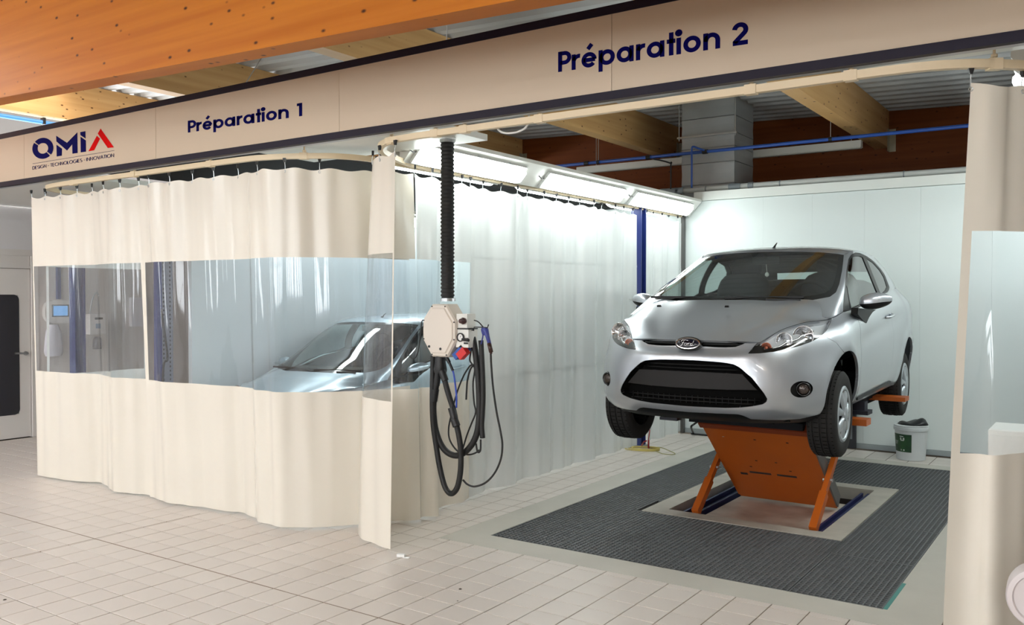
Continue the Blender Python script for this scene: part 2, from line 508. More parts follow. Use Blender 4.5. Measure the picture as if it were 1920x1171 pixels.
def sloped_beam(name, mtl, x0, x1, y0, y1, zlow, ztop):
    m = MB()
    P = [(x0, y0), (x1, y0), (x1, y1), (x0, y1)]
    m.add([(x, y, zlow(x)) for x, y in P] + [(x, y, ztop(x)) for x, y in P],
          [(3, 2, 1, 0), (4, 5, 6, 7), (0, 1, 5, 4), (1, 2, 6, 5), (2, 3, 7, 6), (3, 0, 4, 7)])
    return m.obj(name, mtl)
b = sloped_beam('roof_girder', M_girder, -14, 7, 3.02, 3.16, lambda X: 2.846 - .034 * (X + 2.085), lambda X: ROOF(X) - .005)
tag(b, 'large orange glulam roof girder with knots in front of the sign fascia', 'beam')
b = sloped_beam('roof_girder', M_darkwood, -14, 7, 11.76, 11.92, lambda X: 2.60, lambda X: ROOF(X) - .005)
tag(b, 'dark brown glulam girder crossing behind the white rear wall', 'beam')
PUR = [(-2.52, 'pale glulam purlin ending at the dark girder right of the air duct'), (-5.33, 'pale glulam purlin above the divider between the two bays'),
       (-8.02, 'pale glulam purlin beside the skylight above the first bay'), (-10.72, 'pale glulam purlin lit by the skylight above the logo'),
       (0.25, 'pale glulam purlin over the right flank of the second bay')]
for X, lab in PUR:
    t = thing('roof_purlin', lab, 'beam', (X + .08, 7.4, ROOF(X) - .47))
    m = MB(); m.box(X, X + .16, 3.17, 11.75, ROOF(X) - .47, ROOF(X + .16) - .006)
    m.obj('timber', M_purlin, t)
    m = MB(); m.box(X + .161, X + .166, 11.66, 11.755, ROOF(X) - .52, ROOF(X) - .24)
    m.box(X + .161, X + .24, 11.752, 11.757, ROOF(X) - .52, ROOF(X) - .24)
    m.obj('bracket', mat('galvanised_plate', (186, 180, 160), rough=0.4, metal=0.5), t)

# hall behind the viewer: window wall, side wall, upper end wall
m = MB()
WIN = [(-9.2, -7.2), (-6.2, -4.2), (-3.2, -1.2), (-0.2, 1.8), (2.8, 4.8)]
x = FX0 - .2
for a, b in WIN:
    m.box(x, a, -8.2, -8.0, 0, 3.6); m.box(a, b, -8.2, -8.0, 0, 1.0); m.box(a, b, -8.2, -8.0, 3.0, 3.6)
    m.box((a + b) / 2 - .03, (a + b) / 2 + .03, -8.15, -8.05, 1.0, 3.0); m.box(a, b, -8.15, -8.05, 1.9, 1.96)
    x = b
m.box(x, 7.2, -8.2, -8.0, 0, 3.6)
M_hall = mat('hall_wall', (196, 186, 174), rough=0.7)
struct(m.obj('wall_rear', M_hall))
m = MB(); m.box(6.98, 7.2, -8, 12.4, -.1, 3.7)
struct(m.obj('wall_right', M_hall))
m = MB(); m.box(-13.2, -13.0, -8, 12.4, 2.7, 4.3); m.box(-13.2, 7.2, 12.38, 12.6, -.1, 4.3)
struct(m.obj('wall_end', mat('hall_end_wall', (120, 116, 112), rough=0.8)))

# ---- gratings
M_grate = mat('grey_frp_grating', (98, 101, 103), rough=0.55, var=0.12, scale=5)
def grating(x0, x1, y0, y1, label):
    m = MB(); p, w, dz = 0.0333, 0.0085, 0.030
    g2 = .003
    nx = max(2, round((x1 - x0) / p)); ny = max(2, round((y1 - y0) / p))
    for i in range(nx + 1):
        xc = x0 + g2 + w / 2 + (x1 - x0 - 2 * g2 - w) * i / nx
        m.box(xc - w / 2, xc + w / 2, y0 + g2, y1 - g2, -dz, -0.001)
    for j in range(ny + 1):
        yc = y0 + g2 + w / 2 + (y1 - y0 - 2 * g2 - w) * j / ny
        m.box(x0 + g2, x1 - g2, yc - w / 2, yc + w / 2, -dz, -0.0015)
    return tag(m.obj('floor_grating', M_grate), label, 'grating', 'mesh gratings round the lift pit')
CXL, CXR, CXM = -2.972, -1.492, -2.235
for (a, b, c, d, lab) in (
        (PX0, CXL - .03, 4.85, 6.45, 'grey mesh floor grating along the white curtain side, front one'),
        (PX0, CXL, 6.45, 8.05, 'grey mesh floor grating along the white curtain side, middle one'),
        (PX0, CXL, 8.05, 9.10, 'grey mesh floor grating along the white curtain side, at the rear wall end'),
        (CXL - .03, CXM, 4.85, 6.06, 'grey mesh floor grating in front of the lift pit, white curtain half'),
        (CXM, CXR + .01, 4.85, 6.06, 'grey mesh floor grating in front of the lift pit, bucket half'),
        (CXL, CXM, 7.965, 9.10, 'grey mesh floor grating behind the lift pit, white curtain half'),
        (CXM, CXR, 7.965, 9.10, 'grey mesh floor grating behind the lift pit, facing the bucket'),
        (CXR + .01, PX1, 4.85, 5.74, 'grey mesh floor grating with a teal edge strip at the front corner'),
        (CXR, PX1, 5.74, 6.63, 'grey mesh floor grating beside the lift pit, next to the teal-edged one'),
        (CXR, PX1, 6.63, 7.52, 'grey mesh floor grating beside the middle of the lift pit, bucket side'),
        (CXR, PX1, 7.52, 8.41, 'grey mesh floor grating beside the far corner of the lift pit'),
        (CXR, PX1, 8.41, 9.10, 'grey mesh floor grating at the rear corner nearest the bucket')):
    grating(a, b, c, d, lab)
m = MB(); m.box(PX1 - .001, PX1 + .02, 4.85, 5.35, -0.03, 0.0012)
m.obj('edge_strip', mat('teal_strip', (70, 140, 132), rough=0.5), floor)

# ================================================================== SIGN FASCIA
M_fascia = mat('fascia_cream', (204, 186, 162), rough=0.45, bump=0.01, bscale=6)
M_fnavy = mat('fascia_navy_trim', (26, 20, 38), rough=0.5, spec=.25)
M_ink = mat('lettering_navy', (0, 0, 78), rough=0.8, spec=.1)
M_red = mat('logo_red', (206, 4, 2), rough=0.8, spec=.1)
M_rail = mat('rail_cream', (226, 206, 172), rough=0.4)
M_black = mat('black_plastic', (24, 24, 26), rough=0.45)
M_steel = mat('galvanised_steel', (190, 194, 196), rough=0.32, metal=0.85)
M_rubber = mat('black_rubber', (22, 22, 23), rough=0.55)
FY = 3.98
fas = thing('sign_fascia', 'long cream sign fascia with navy edge trims above both preparation bays', 'sign', (-4.0, 4.0, 2.62))
edges = [-12.0, -9.885, -7.94, -5.995, -4.053, -2.119, -0.17, 1.9]
for a, b in zip(edges[:-1], edges[1:]):
    MB().box(a + .0015, b - .0015, FY, FY + .03, 2.665, 3.053).obj('panel', M_fascia, fas)
MB().box(-12, 1.9, FY - .006, FY + .036, 3.053, 3.097).obj('top_trim', M_fnavy, fas)
MB().box(-12, 1.9, FY - .006, FY + .036, 2.622, 2.665).obj('bottom_trim', M_fnavy, fas)
m = MB(); m.box(-12, 1.9, FY + .036, FY + .085, 2.624, 2.632); m.box(-12, 1.9, FY + .031, FY + .036, 2.632, 3.05)
m.obj('return_profile', mat('grey_profile', (190, 194, 198), rough=0.4), fas)

# ---- stroke lettering
def arc(cx, cy, r, a0, a1, n=14, ry=None):
    ry = r if ry is None else ry
    return [(cx + r * math.cos(math.radians(a0 + (a1 - a0) * k / n)), cy + ry * math.sin(math.radians(a0 + (a1 - a0) * k / n))) for k in range(n + 1)]
R_ = 0.365
BOLD = {
    'P': ([[(.135, 0), (.135, 1.33)], [(.135, 1.195), (.45, 1.195)] + arc(.45, .885, .31, 90, -90)[1:] + [(.135, .575)]], .92),
    'r': ([[(.135, 0), (.135, 1)], arc(.5, .5, R_, 165, 80, 8)], .66),
    'é': ([arc(.5, .5, R_, 0, 322, 26), [(.135, .5), (.9, .5)], [(.42, 1.2), (.68, 1.5)]], 1.12),
    'p': ([[(.135, -.38), (.135, 1)], arc(.55, .5, R_, 0, 360, 28)], 1.16),
    'a': ([[(.93, 0), (.93, 1)], arc(.5, .5, R_, 0, 360, 28)], 1.2),
    't': ([[(.26, 0), (.26, 1.40)], [(0, .865), (.5, .865)]], .56),
    'i': ([[(.135, 0), (.135, 1)], arc(.135, 1.30, .08, 0, 360, 12)], .40),
    'o': ([arc(.5, .5, R_, 0, 360, 28)], 1.13),
    'n': ([[(.135, 0), (.135, 1)], [(.135, .5)] + arc(.48, .535, .33, 170, 0, 12) + [(.81, 0)]], 1.05),
    '1': ([[(.42, 0), (.42, 1.33)], [(.1, 1.19), (.42, 1.19)]], .7),
    '2': ([arc(.45, .90, .30, 175, -38, 14) + [(.14, .16)], [(.06, .135), (.86, .135)]], .95),
    ' ': ([], .52)}
THIN = {
    'D': ([[(0, 0), (0, 1), (.3, 1)] + arc(.3, .5, .42, 90, -90, 12, .5) + [(0, 0)]], .95), 'E': ([[(.5, 0), (0, 0), (0, 1), (.5, 1)], [(0, .52), (.46, .52)]], .72),
    'S': ([arc(.28, .74, .24, 50, 270, 10, .26) + arc(.28, .25, .27, 90, -140, 10, .25)], .76), 'I': ([[(0, 0), (0, 1)]], .24),
    'G': ([arc(.5, .5, .5, 45, 320, 18) + [(.98, .45), (.55, .45)]], 1.2), 'N': ([[(0, 0), (0, 1), (.66, 0), (.66, 1)]], .92),
    'T': ([[(.3, 0), (.3, 1)], [(0, 1), (.6, 1)]], .76), 'C': ([arc(.5, .5, .5, 45, 315, 18)], 1.06), 'H': ([[(0, 0), (0, 1)], [(.6, 0), (.6, 1)], [(0, .52), (.6, .52)]], .86),
    'O': ([arc(.5, .5, .5, 0, 360, 22)], 1.2), 'L': ([[(0, 1), (0, 0), (.42, 0)]], .58), 'V': ([[(0, 1), (.36, 0), (.72, 1)]], .86), 'A': ([[(0, 0), (.38, 1), (.76, 0)], [(.14, .34), (.62, .34)]], .92),
    '-': ([[(0, .42), (.28, .42)]], .44), ' ': ([], .36)}
def ribbon(m, pl2, w, fn, yb, yf):
    P = [np.array(p, float) for p in pl2]
    closed = np.linalg.norm(P[0] - P[-1]) < 1e-6 and len(P) > 3
    if closed: P = P[:-1]
    n = len(P); L, Rr = [], []
    for i in range(n):
        a = P[i - 1] if (i > 0 or closed) else None
        b = P[(i + 1) % n] if (i < n - 1 or closed) else None
        d1 = unit(P[i] - a) if a is not None else None
        d2 = unit(b - P[i]) if b is not None else None
        if d1 is None: d1 = d2
        if d2 is None: d2 = d1
        t = unit(d1 + d2); nn = np.array((-t[1], t[0]))
        k = min(1.0 / max(nn @ np.array((-d1[1], d1[0])), .35), 2.2)
        L.append(P[i] + nn * w / 2 * k); Rr.append(P[i] - nn * w / 2 * k)
    for i in range(n if closed else n - 1):
        j = (i + 1) % n
        q = [fn(L[i]), fn(Rr[i]), fn(Rr[j]), fn(L[j])]
        m.add([(x, yf, z) for x, z in q] + [(x, yb, z) for x, z in q], [(0, 1, 2, 3), (7, 6, 5, 4), (0, 3, 7, 4), (1, 5, 6, 2)])
def lettering(text, font, stroke, x0, x1, z0, z1, capscale, name):
    """text laid from (x0,z0) to (x1,z1) baseline"""
    tot = sum(font[c][1] for c in text)
    k = (x1 - x0) / tot
    for_m = []
    cx = 0.0
    for c in text:
        g_, adv = font[c]
        if g_:
            m = MB()
            for st in g_:
                fn = lambda p, cx=cx: (x0 + (cx + p[0]) * k, z0 + (z1 - z0) * (cx + p[0]) / tot + p[1] * capscale)
                ribbon(m, st, stroke, fn, FY - .0002, FY - .0022)
            for_m.append(m)
        cx += adv
    for m in for_m: m.obj(name, M_ink, fas)
lettering('Préparation 1', BOLD, .26, -5.600, -4.375, 2.822, 2.803, .0645, 'letter')
lettering('Préparation 2', BOLD, .26, -2.436, -1.404, 2.806, 2.787, .079, 'letter')
# ---- logo
LG = lambda x, y: on_plane(x / 5.322, 100 + y / 5.322, 1, FY - .0022)
def logo_poly(P, mtl, name):
    m = MB()
    V = [LG(*p) for p in P]
    n = len(V)
    m.add([tuple(v) for v in V] + [(v[0], FY - .0002, v[2]) for v in V], [tuple(range(n)), tuple(range(n, 2 * n))[::-1]] + [(i, i + n, (i + 1) % n + n, (i + 1) % n) for i in range(n)])
    return m.obj(name, mtl, fas)
def logo_arc(a0, a1, name):
    cx, cy, ro, ri, n = 427, 947, 105, 53, 18
    out = []
    for k in range(n):
        q = []
        for rr in (ro, ri):
            for kk in (k, k + 1):
                a = math.radians(a0 + (a1 - a0) * kk / n)
                q.append((cx + rr * math.cos(a), cy + rr * math.sin(a) - .05 * rr * math.cos(a)))
        out.append((q[0], q[1], q[3], q[2]))
    m = MB()
    for q in out:
        V = [LG(*p) for p in q]
        m.add([tuple(v) for v in V], [(0, 1, 2, 3)])
    return m.obj(name, M_ink, fas)
logo_arc(47, 214, 'logo_letter'); logo_arc(221, 399, 'logo_letter')
logo_poly([(560, 822), (668, 892), (770, 788), (773, 993), (722, 1000), (720, 905), (668, 968), (562, 878)], M_ink, 'logo_letter')
logo_poly([(563, 912), (617, 950), (615, 1020), (565, 1028)], M_ink, 'logo_letter')
logo_poly([(800, 785), (850, 776), (852, 848), (802, 815)], M_ink, 'logo_letter')
logo_poly([(803, 832), (855, 868), (856, 980), (805, 987)], M_ink, 'logo_letter')
logo_poly([(965, 822), (997, 850), (938, 966), (882, 976)], M_red, 'logo_letter')
logo_poly([(1003, 750), (1135, 937), (1075, 943), (975, 800)], M_red, 'logo_letter')
logo_poly([(325, 1099), (1138, 967), (1138, 970), (325, 1102)], M_ink, 'logo_rule')
_a, _b = LG(325, 1158), LG(1143, 1030)
_c = LG(325, 1128)
lettering('DESIGN - TECHNOLOGIES - INNOVATION', THIN, .13, _a[0], _b[0], _a[2], _b[2], _c[2] - _a[2], 'tagline_letter')

# ================================================================== WHITE PLENUM PLATES AND LIGHT BOXES
def plate(x0, x1, y0, y1, label):
    return tag(MB().box(x0, x1, y0, y1, 2.66, 2.70).obj('plenum_plate', M_whitebox), label, 'ceiling panel')
plate(-5.10, -3.45, 4.07, 4.74, 'white plenum plate above the hose drop between the two bays')
tag(MB().box(-10.38, -8.03, 4.07, 9.85, 2.66, 2.70).box(-8.03, -7.45, 4.07, 5.70, 2.66, 2.70).obj('plenum_plate', M_whitebox), 'white soffit plate above the aluminium door beside the first bay', 'ceiling panel')
plate(-0.95, 1.6, 4.07, 4.27, 'white plenum plate above the gathered cream curtain of the second bay')
o_ = MB().box(-7.44, -5.12, 4.16, 9.8, 2.72, 2.76).obj('plenum_plate', mat('void_shade_black', (22, 20, 20), rough=.8, spec=.2)); tag(o_, 'black sheet added for the shaded roof void above the cream front curtains', 'ceiling panel')  # dark sheet added in place of the shade in the roof void
M_diff = mat('lit_diffuser', (255, 255, 255), rough=0.4, emit=(246, 255, 252), es=TUBE_EMIT)
M_lampbody = mat('lamp_housing', (214, 216, 214), rough=0.4)
def light_box(xw, sgn, y0, y1, label, lamp_label, spans, group):
    """box along y; slanted face from (xw, 2.583) up to (xw + sgn*.155, 2.746)"""
    t = thing('light_box', label, 'light box', (xw, y0, 2.58))
    prof = [(xw - sgn * .028, 2.60), (xw, 2.583), (xw + sgn * .155, 2.746), (xw + sgn * .155, 2.775), (xw - sgn * .028, 2.80)]
    MB().prism(prof, lambda p: (p[0], y0, p[1]), lambda p: (p[0], y1, p[1])).obj('housing', M_whitebox, t)
    a = np.array((xw, 2.583)); b = np.array((xw + sgn * .155, 2.746)); d = b - a; L = np.linalg.norm(d); d /= L
    n = np.array((d[1], -d[0])) * sgn                       # outward, into the bay
    for i, (ya, yb) in enumerate(spans):
        lt = thing('fluorescent_luminaire', lamp_label + POS[i + 3 - len(spans)], 'lamp', (xw, (ya + yb) / 2, 2.6), group)
        def P(s, q, y): w = a + d * s * L + n * q; return (w[0], y, w[1])
        m = MB()
        m.add([P(s, q, y) for y in (ya, yb) for (s, q) in ((.10, .001), (.82, .001), (.82, .028), (.10, .028))], [(0, 1, 2, 3), (7, 6, 5, 4), (0, 4, 5, 1), (1, 5, 6, 2), (2, 6, 7, 3), (3, 7, 4, 0)])
        m.obj('housing', M_lampbody, lt)
        e = .06                                             # diffuser with bevelled rim and cut corners
        low = [(ya + .012, .24), (ya + .012, .68), (ya + .06, .78), (yb - .06, .78), (yb - .012, .68), (yb - .012, .24), (yb - .06, .14), (ya + .06, .14)]
        ring = lambda q, k: [P(.46 + (s - .46) * k, q, (ya + yb) / 2 + (y - (ya + yb) / 2) * (1 - (1 - k) * .12)) for y, s in low]
        V = ring(.0285, 1.0) + ring(.050, .98) + ring(.066, .80)
        F = [tuple(range(16, 24))]
        for r in (0, 8):
            F += [(r + i, r + (i + 1) % 8, r + 8 + (i + 1) % 8, r + 8 + i) for i in range(8)]
        m = MB().add(V, F); m.obj('diffuser', M_diff, lt)
        for y in (ya + .25, (ya + yb) / 2, yb - .25):
            m = MB(); m.add([P(s, q, yy) for yy in (y - .008, y + .008) for (s, q) in ((.80, .01), (.845, .01), (.845, .04), (.80, .04))], [(0, 1, 2, 3), (7, 6, 5, 4), (0, 4, 5, 1), (1, 5, 6, 2), (2, 6, 7, 3), (3, 7, 4, 0)]); m.obj('clip', M_steel, lt)
        m = MB(); c0 = np.array(P(.5, .01, ya)); m.tube(smooth_path([c0, c0 + (0, -.03, -.008), c0 + (0, -.06, .0), c0 + (0, -.085, .012)], 4), .004, 6); m.obj('cable', M_black, lt, smooth=True)
    return t
POS = [', next to the fascia', ', the middle one', ', next to the rear wall']
SP = [(4.80, 6.15), (6.50, 7.95), (8.20, 9.66)]
light_box(-4.205, 1, 4.75, 9.86, 'white light box along the white curtain of the second bay', 'lit fluorescent luminaire above the white side curtain', SP, 'luminaires above the white curtain')
light_box(-0.265, -1, 4.75, 9.86, 'white light box above the right flank of the second bay', 'lit fluorescent luminaire above the right flank of the second bay', SP, 'luminaires of the right flank')
light_box(-4.335, -1, 4.76, 9.86, 'white light box on the first bay side of the divider', 'lit fluorescent luminaire over the curtained car', SP, 'luminaires inside the first bay')
light_box(-7.99, 1, 5.8, 9.86, 'white light box along the far side of the first bay', 'lit fluorescent luminaire on the far side of the first bay', SP[1:], 'far luminaires of the first bay')

# unseen fill troughs, added out of view to brighten the foreground
M_hallfill = mat('hall_fill_glow', (255, 255, 255), rough=0.5, emit=(251, 250, 250), es=HALL_FILL)
for y, xs in ((-3.6, (-8.2, -4.6, -1.2, 2.4)), (-0.7, (-8.2, -4.6, -1.2, 2.4)), (2.0, (-8.9,))):
    for x in xs:
        z = ROOF(x) - .55
        t = thing('ceiling_trough', 'unseen fluorescent trough added to brighten the open hall floor', 'lamp', (x, y, z), 'added fill troughs')
        m = MB(); m.prism([(-.14, 0), (.14, 0), (.06, .07), (-.06, .07)], lambda p: (x - .8, y + p[0], z + p[1]), lambda p: (x + .8, y + p[0], z + p[1])); m.obj('housing', M_whitebox, t)
        m = MB(); m.box(x - .78, x + .78, y - .115, y + .115, z - .012, z - .001); m.obj('diffuser', M_hallfill, t)
        for s in (-.6, .6): m = MB(); m.tube([(x + s, y, z + .07), (x + s, y, ROOF(x + s))], .004, 6); m.obj('hanger', M_steel, t)

# ================================================================== CURTAIN RAILS
def sweep_rect(m, path, w, h):
    P = [np.array(p, float) for p in path]
    rows = []
    for i in range(len(P)):
        t = unit(P[min(i + 1, len(P) - 1)] - P[max(i - 1, 0)]); sd = np.array((t[1], -t[0], 0)); up = np.array((0, 0, 1.0))
        rows.append([P[i] + sd * a * w / 2 + up * b * h / 2 for a, b in ((-1, -1), (1, -1), (1, 1), (-1, 1), (-1, -1))])
    m.grid(rows)
    m.add(rows[0][:4], [(3, 2, 1, 0)]); m.add(rows[-1][:4], [(0, 1, 2, 3)])
RZ = 2.592
rail1 = smooth_path([(-8.02, 5.6, RZ), (-8.02, 4.6, RZ), (-7.93, 4.22, RZ), (-7.60, 4.07, RZ), (-6.5, 4.06, RZ), (-5.2, 4.06, RZ), (-4.86, 4.10, RZ), (-4.6, 4.215, RZ), (-4.42, 4.36, RZ), (-4.33, 4.62, RZ), (-4.33, 5.2, RZ)], 6)
rail2 = smooth_path([(-4.285, 9.8, RZ), (-4.285, 7.5, RZ), (-4.28, 5.6, RZ), (-4.265, 4.95, RZ), (-4.12, 4.52, RZ), (-3.98, 4.28, RZ), (-3.80, 4.13, RZ), (-3.55, 4.07, RZ), (-2.3, 4.055, RZ), (-1.2, 4.05, RZ), (-0.85, 4.045, RZ), (-0.62, 4.075, RZ), (-0.42, 4.19, RZ), (-0.24, 4.42, RZ), (-0.195, 4.8, RZ), (-0.195, 6.5, RZ), (-0.195, 9.8, RZ)], 6)
def rail_thing(path, label, sleeves):
    t = thing('curtain_rail', label, 'rail', tuple(path[0]))
    m = MB(); sweep_rect(m, path, .034, .036); m.obj('profile', M_rail, t)
    for (x, y, dx, dy) in sleeves:
        m = MB(); d = unit((dx, dy, 0))
        m.obox((x, y, RZ), (.055, .042, .046), (d, (-d[1], d[0], 0), (0, 0, 1)))
        m.tube([(x, y, RZ + .02), (x, y, 2.66)], .006, 6); m.tube([(x, y, RZ + .03), (x, y, RZ + .042)], .013, 8)
        m.obj('bracket', M_rail, t)
    return t
rail_thing(rail1, 'cream curtain rail hanging under the fascia along the first bay', [(-7.3, 4.068, 1, 0), (-6.4, 4.06, 1, 0), (-5.45, 4.06, 1, 0), (-4.62, 4.205, 1, .45)])
rail_thing(rail2, 'cream curtain rail bending round both corners of the second bay', [(-3.72, 4.10, 1, -.3), (-3.34, 4.066, 1, 0), (-3.12, 4.062, 1, 0), (-2.6, 4.058, 1, 0), (-1.42, 4.05, 1, 0), (-0.97, 4.045, 1, 0), (-0.43, 4.185, 1, .6)])

# ================================================================== CURTAINS
def mat_pvc(name, rgb, trans=0.18, bump=.05):
    if name in _mats: return _mats[name]
    m = mat(name, rgb, rough=0.27, bump=bump, bscale=2.4, stretch=(2.2, 2.2, .5), coat=.55)
    m.node_tree.nodes['Principled BSDF'].inputs['Coat Roughness'].default_value = .16
    nt = m.node_tree; b = nt.nodes['Principled BSDF']; out = nt.nodes['Material Output']
    tl = nt.nodes.new('ShaderNodeBsdfTranslucent'); tl.inputs['Color'].default_value = (*lin(rgb), 1)
    mx = nt.nodes.new('ShaderNodeMixShader'); mx.inputs['Fac'].default_value = trans
    nt.links.new(b.outputs[0], mx.inputs[1]); nt.links.new(tl.outputs[0], mx.inputs[2]); nt.links.new(mx.outputs[0], out.inputs['Surface'])
    return m
M_cream = mat_pvc('cream_pvc', (236, 229, 216))
M_wpvc = mat_pvc('white_pvc', (240, 244, 243), .15, .015)
M_vinyl = mat_clear('clear_vinyl', (.93, .95, .97), gloss_rough=.05, fres=1.5, haze=.03, hazecol=(.9, .93, 1.0), wrinkle=.2, boost=1.0)
ZW0, ZW1, ZTOP = 0.962, 1.898, 2.514
def curtain(label, bottom, top, bands, z0=0.015, ztop=ZTOP, border=(0, 0), seams_z=(), wr=.004, seed=1, step=.02, hooks=.25, hook_group=None, hook_label=None, hook_skip=(0, 0), facet=0.0):
    B = resample(bottom, step); n = len(B)
    tt = np.linspace(0, 1, len(top)); T = np.array(top, float)
    dT = np.concatenate([[0], np.cumsum(np.linalg.norm(np.diff(T, axis=0), axis=1))]); q = np.linspace(0, dT[-1], n)
    T = np.stack([np.interp(q, dT, T[:, k]) for k in range(2)], 1)
    r = random.Random(seed)
    ph = [(r.uniform(0, 6.3), r.uniform(14, 34), r.uniform(.4, 1)) for _ in range(5)]
    s = np.linspace(0, n * step, n)
    t0 = np.gradient(B, axis=0); nn = np.stack([t0[:, 1], -t0[:, 0]], 1); nn /= np.linalg.norm(nn, axis=1)[:, None] + 1e-9
    def row(z):
        k = min(1.0, max(0.0, (z - z0) / (ztop - z0))) ** 1.25
        P = B * (1 - k) + T * k
        w = sum(a * np.sin(f * s + p + z * 1.7 * math.cos(3 * p)) for p, f, a in ph) * wr + facet * sum(a * (2 / math.pi) * np.arcsin(np.sin(f * .36 * s + p)) for p, f, a in ph[:3])
        P = P + nn * w[:, None]
        return [(P[i][0], P[i][1], z) for i in range(n)]
    t = thing('curtain', label, 'curtain', (float(B[0][0]), float(B[0][1]), 0))
    for (za, zb, mt_, nm) in bands:
        zs_ = np.linspace(za, zb, max(3, int((zb - za) / .12) + 1))
        G = [row(z) for z in zs_]
        if zb >= ztop - 1e-6:                               # scalloped top between hooks
            G[-1] = [(x, y, z - .016 * math.sin(math.pi * (i * step) / hooks) ** 2) for i, (x, y, z) in enumerate(G[-1])]
        i0 = int(border[0] / step); i1 = n - int(border[1] / step)
        if nm == 'window':
            MB().grid([g_[max(0, i0):min(n, i1 + 1)] for g_ in G]).obj(nm, mt_, t, smooth=True)
            if border[0]: MB().grid([g_[:i0 + 1] for g_ in G]).obj('hem', bands[0][2], t, smooth=True)
            if border[1]: MB().grid([g_[i1:] for g_ in G]).obj('hem', bands[0][2], t, smooth=True)
        else:
            MB().grid(G).obj(nm, mt_, t, smooth=True)
    for z in seams_z:                                       # weld lines: overlap 2 mm proud
        G = []
        for zz in (z - .012, z + .012):
            rw = row(zz); G.append([(p[0] + nn[i][0] * .002, p[1] + nn[i][1] * .002, p[2]) for i, p in enumerate(rw)])
        MB().grid(G).obj('weld', bands[0][2], t, smooth=True)
    if hooks:
        top_row = row(ztop)
        k = hooks / 2 * 0 + hook_skip[0]
        while k < (n - 1) * step - hook_skip[1]:
            i = min(n - 1, int(k / step)); x, y, z = top_row[i]; d = unit((*t0[i], 0)); nx = np.array((-d[1], d[0], 0))
            h = thing('curtain_roller', hook_label, 'curtain hook', (x, y, z - .03), hook_group)
            mm = MB(); c = np.array((x, y, 0))
            mm.prism([(-.012, 2.580), (.012, 2.580), (.009, 2.564), (.005, 2.550), (-.005, 2.550), (-.009, 2.564)], lambda p: c + d * p[0] + nx * .007 + (0, 0, p[1]), lambda p: c + d * p[0] - nx * .007 + (0, 0, p[1]))
            mm.obj('roller', M_black, h)
            mm = MB(); mm.tube([c + (0, 0, 2.552), c + nx * .005 + (0, 0, 2.530), c + nx * .006 + (0, 0, 2.500), c + nx * .002 + (0, 0, 2.488)], .0022, 6)
            mm.tube([c + d * .008 * math.cos(a) + (0, 0, 2.488 + .008 * math.sin(a)) for a in np.linspace(0, 2 * math.pi, 11)[:-1]], .0022, 5, closed=True)
            mm.obj('hook', M_steel, h)
            k += hooks
    return t
CB = lambda w: [(0.015, ZW0, M_cream, 'lower_panel'), (ZW0, ZW1, M_vinyl, 'window'), (ZW1, ZTOP, w, 'upper_panel')]
fl2 = lambda L: [tuple(on_floor(u, v)[:2]) for u, v in L]
bA = smooth_path(fl2([(72, 893), (100, 899), (132, 904), (165, 905.5), (188, 907), (200, 915), (217, 924), (250, 928), (286, 932)]), 6)
tA = [(p[0] * .995 - .03, 4.085 + .35 * (p[1] - 4.12)) for p in bA]
curtain('cream curtain with clear window, the one of the first bay next to the door', bA, tA, CB(M_cream), border=(.025, .06), seed=3, facet=.014, hooks=.235, hook_group='hooks of the front curtains', hook_label='black curtain roller with steel hook along the first bay front')
bB = smooth_path(fl2([(279, 934.5), (290, 936), (315, 943), (342, 951), (395, 956), (430, 960), (452, 964), (480, 979), (510, 986), (542, 992), (582, 993), (632, 990), (690, 984)]) + [(-4.36, 4.75), (-4.37, 5.0)], 6)
tB = [(p[0], 4.085 + .35 * (p[1] - 4.12)) if p[0] < -4.75 else (p[0] + .02, p[1] - .02) for p in bB]
curtain('cream curtain with clear window in front of the parked car', bB, tB, CB(M_cream), border=(.05, .03), seed=5, facet=.016, hooks=.25, hook_skip=(.18, .7), hook_group='hooks of the front curtains', hook_label='black curtain roller with steel hook along the first bay front')
_f0, _f1 = on_plane(742, 281, 2, 2.52), on_plane(698, 296, 2, 2.52)
bC = smooth_path([(-3.80, 4.165), (-3.98, 4.205), (-4.17, 4.27), (-4.29, 4.40), (-4.33, 4.58), (-4.25, 4.74), (-4.19, 4.785), (-4.14, 4.86)], 7)
tC = smooth_path([tuple(_f0[:2]), tuple((_f0 * .5 + _f1 * .5)[:2]), tuple(_f1[:2]), (-4.20, 4.50), (-4.25, 4.60), (-4.21, 4.70), (-4.19, 4.78), (-4.20, 4.86)], 7)
curtain('cream curtain end turned outward beside the hanging hose box', bC, tC, CB(M_cream), border=(.025, .0), seed=8, hooks=.22, hook_group='hooks of the corner curtain', hook_label='black curtain roller with steel hook at the corner by the hose drop')
bC2 = smooth_path([(-4.14, 4.875), (-4.17, 4.93), (-4.10, 5.01), (-4.20, 5.10), (-4.26, 5.28), (-4.22, 5.46), (-4.28, 5.66)], 7)
tC2 = smooth_path([(-4.20, 4.875), (-4.22, 4.95), (-4.20, 5.12), (-4.25, 5.28), (-4.23, 5.46), (-4.26, 5.64)], 7)
curtain('narrow cream curtain with clear window and top coloured white as lamp-lit behind the hanging hose box', bC2, tC2, [(0.015, ZW0, M_cream, 'lower_panel'), (ZW0, ZW1, M_vinyl, 'window'), (ZW1, ZTOP, M_wpvc, 'upper_panel')], border=(.0, .02), seed=9, hooks=.24, hook_group='hooks of the narrow curtain', hook_label='black curtain roller with steel hook behind the hose drop')  # white upper panel paints in the lamp's brightening of cream fabric
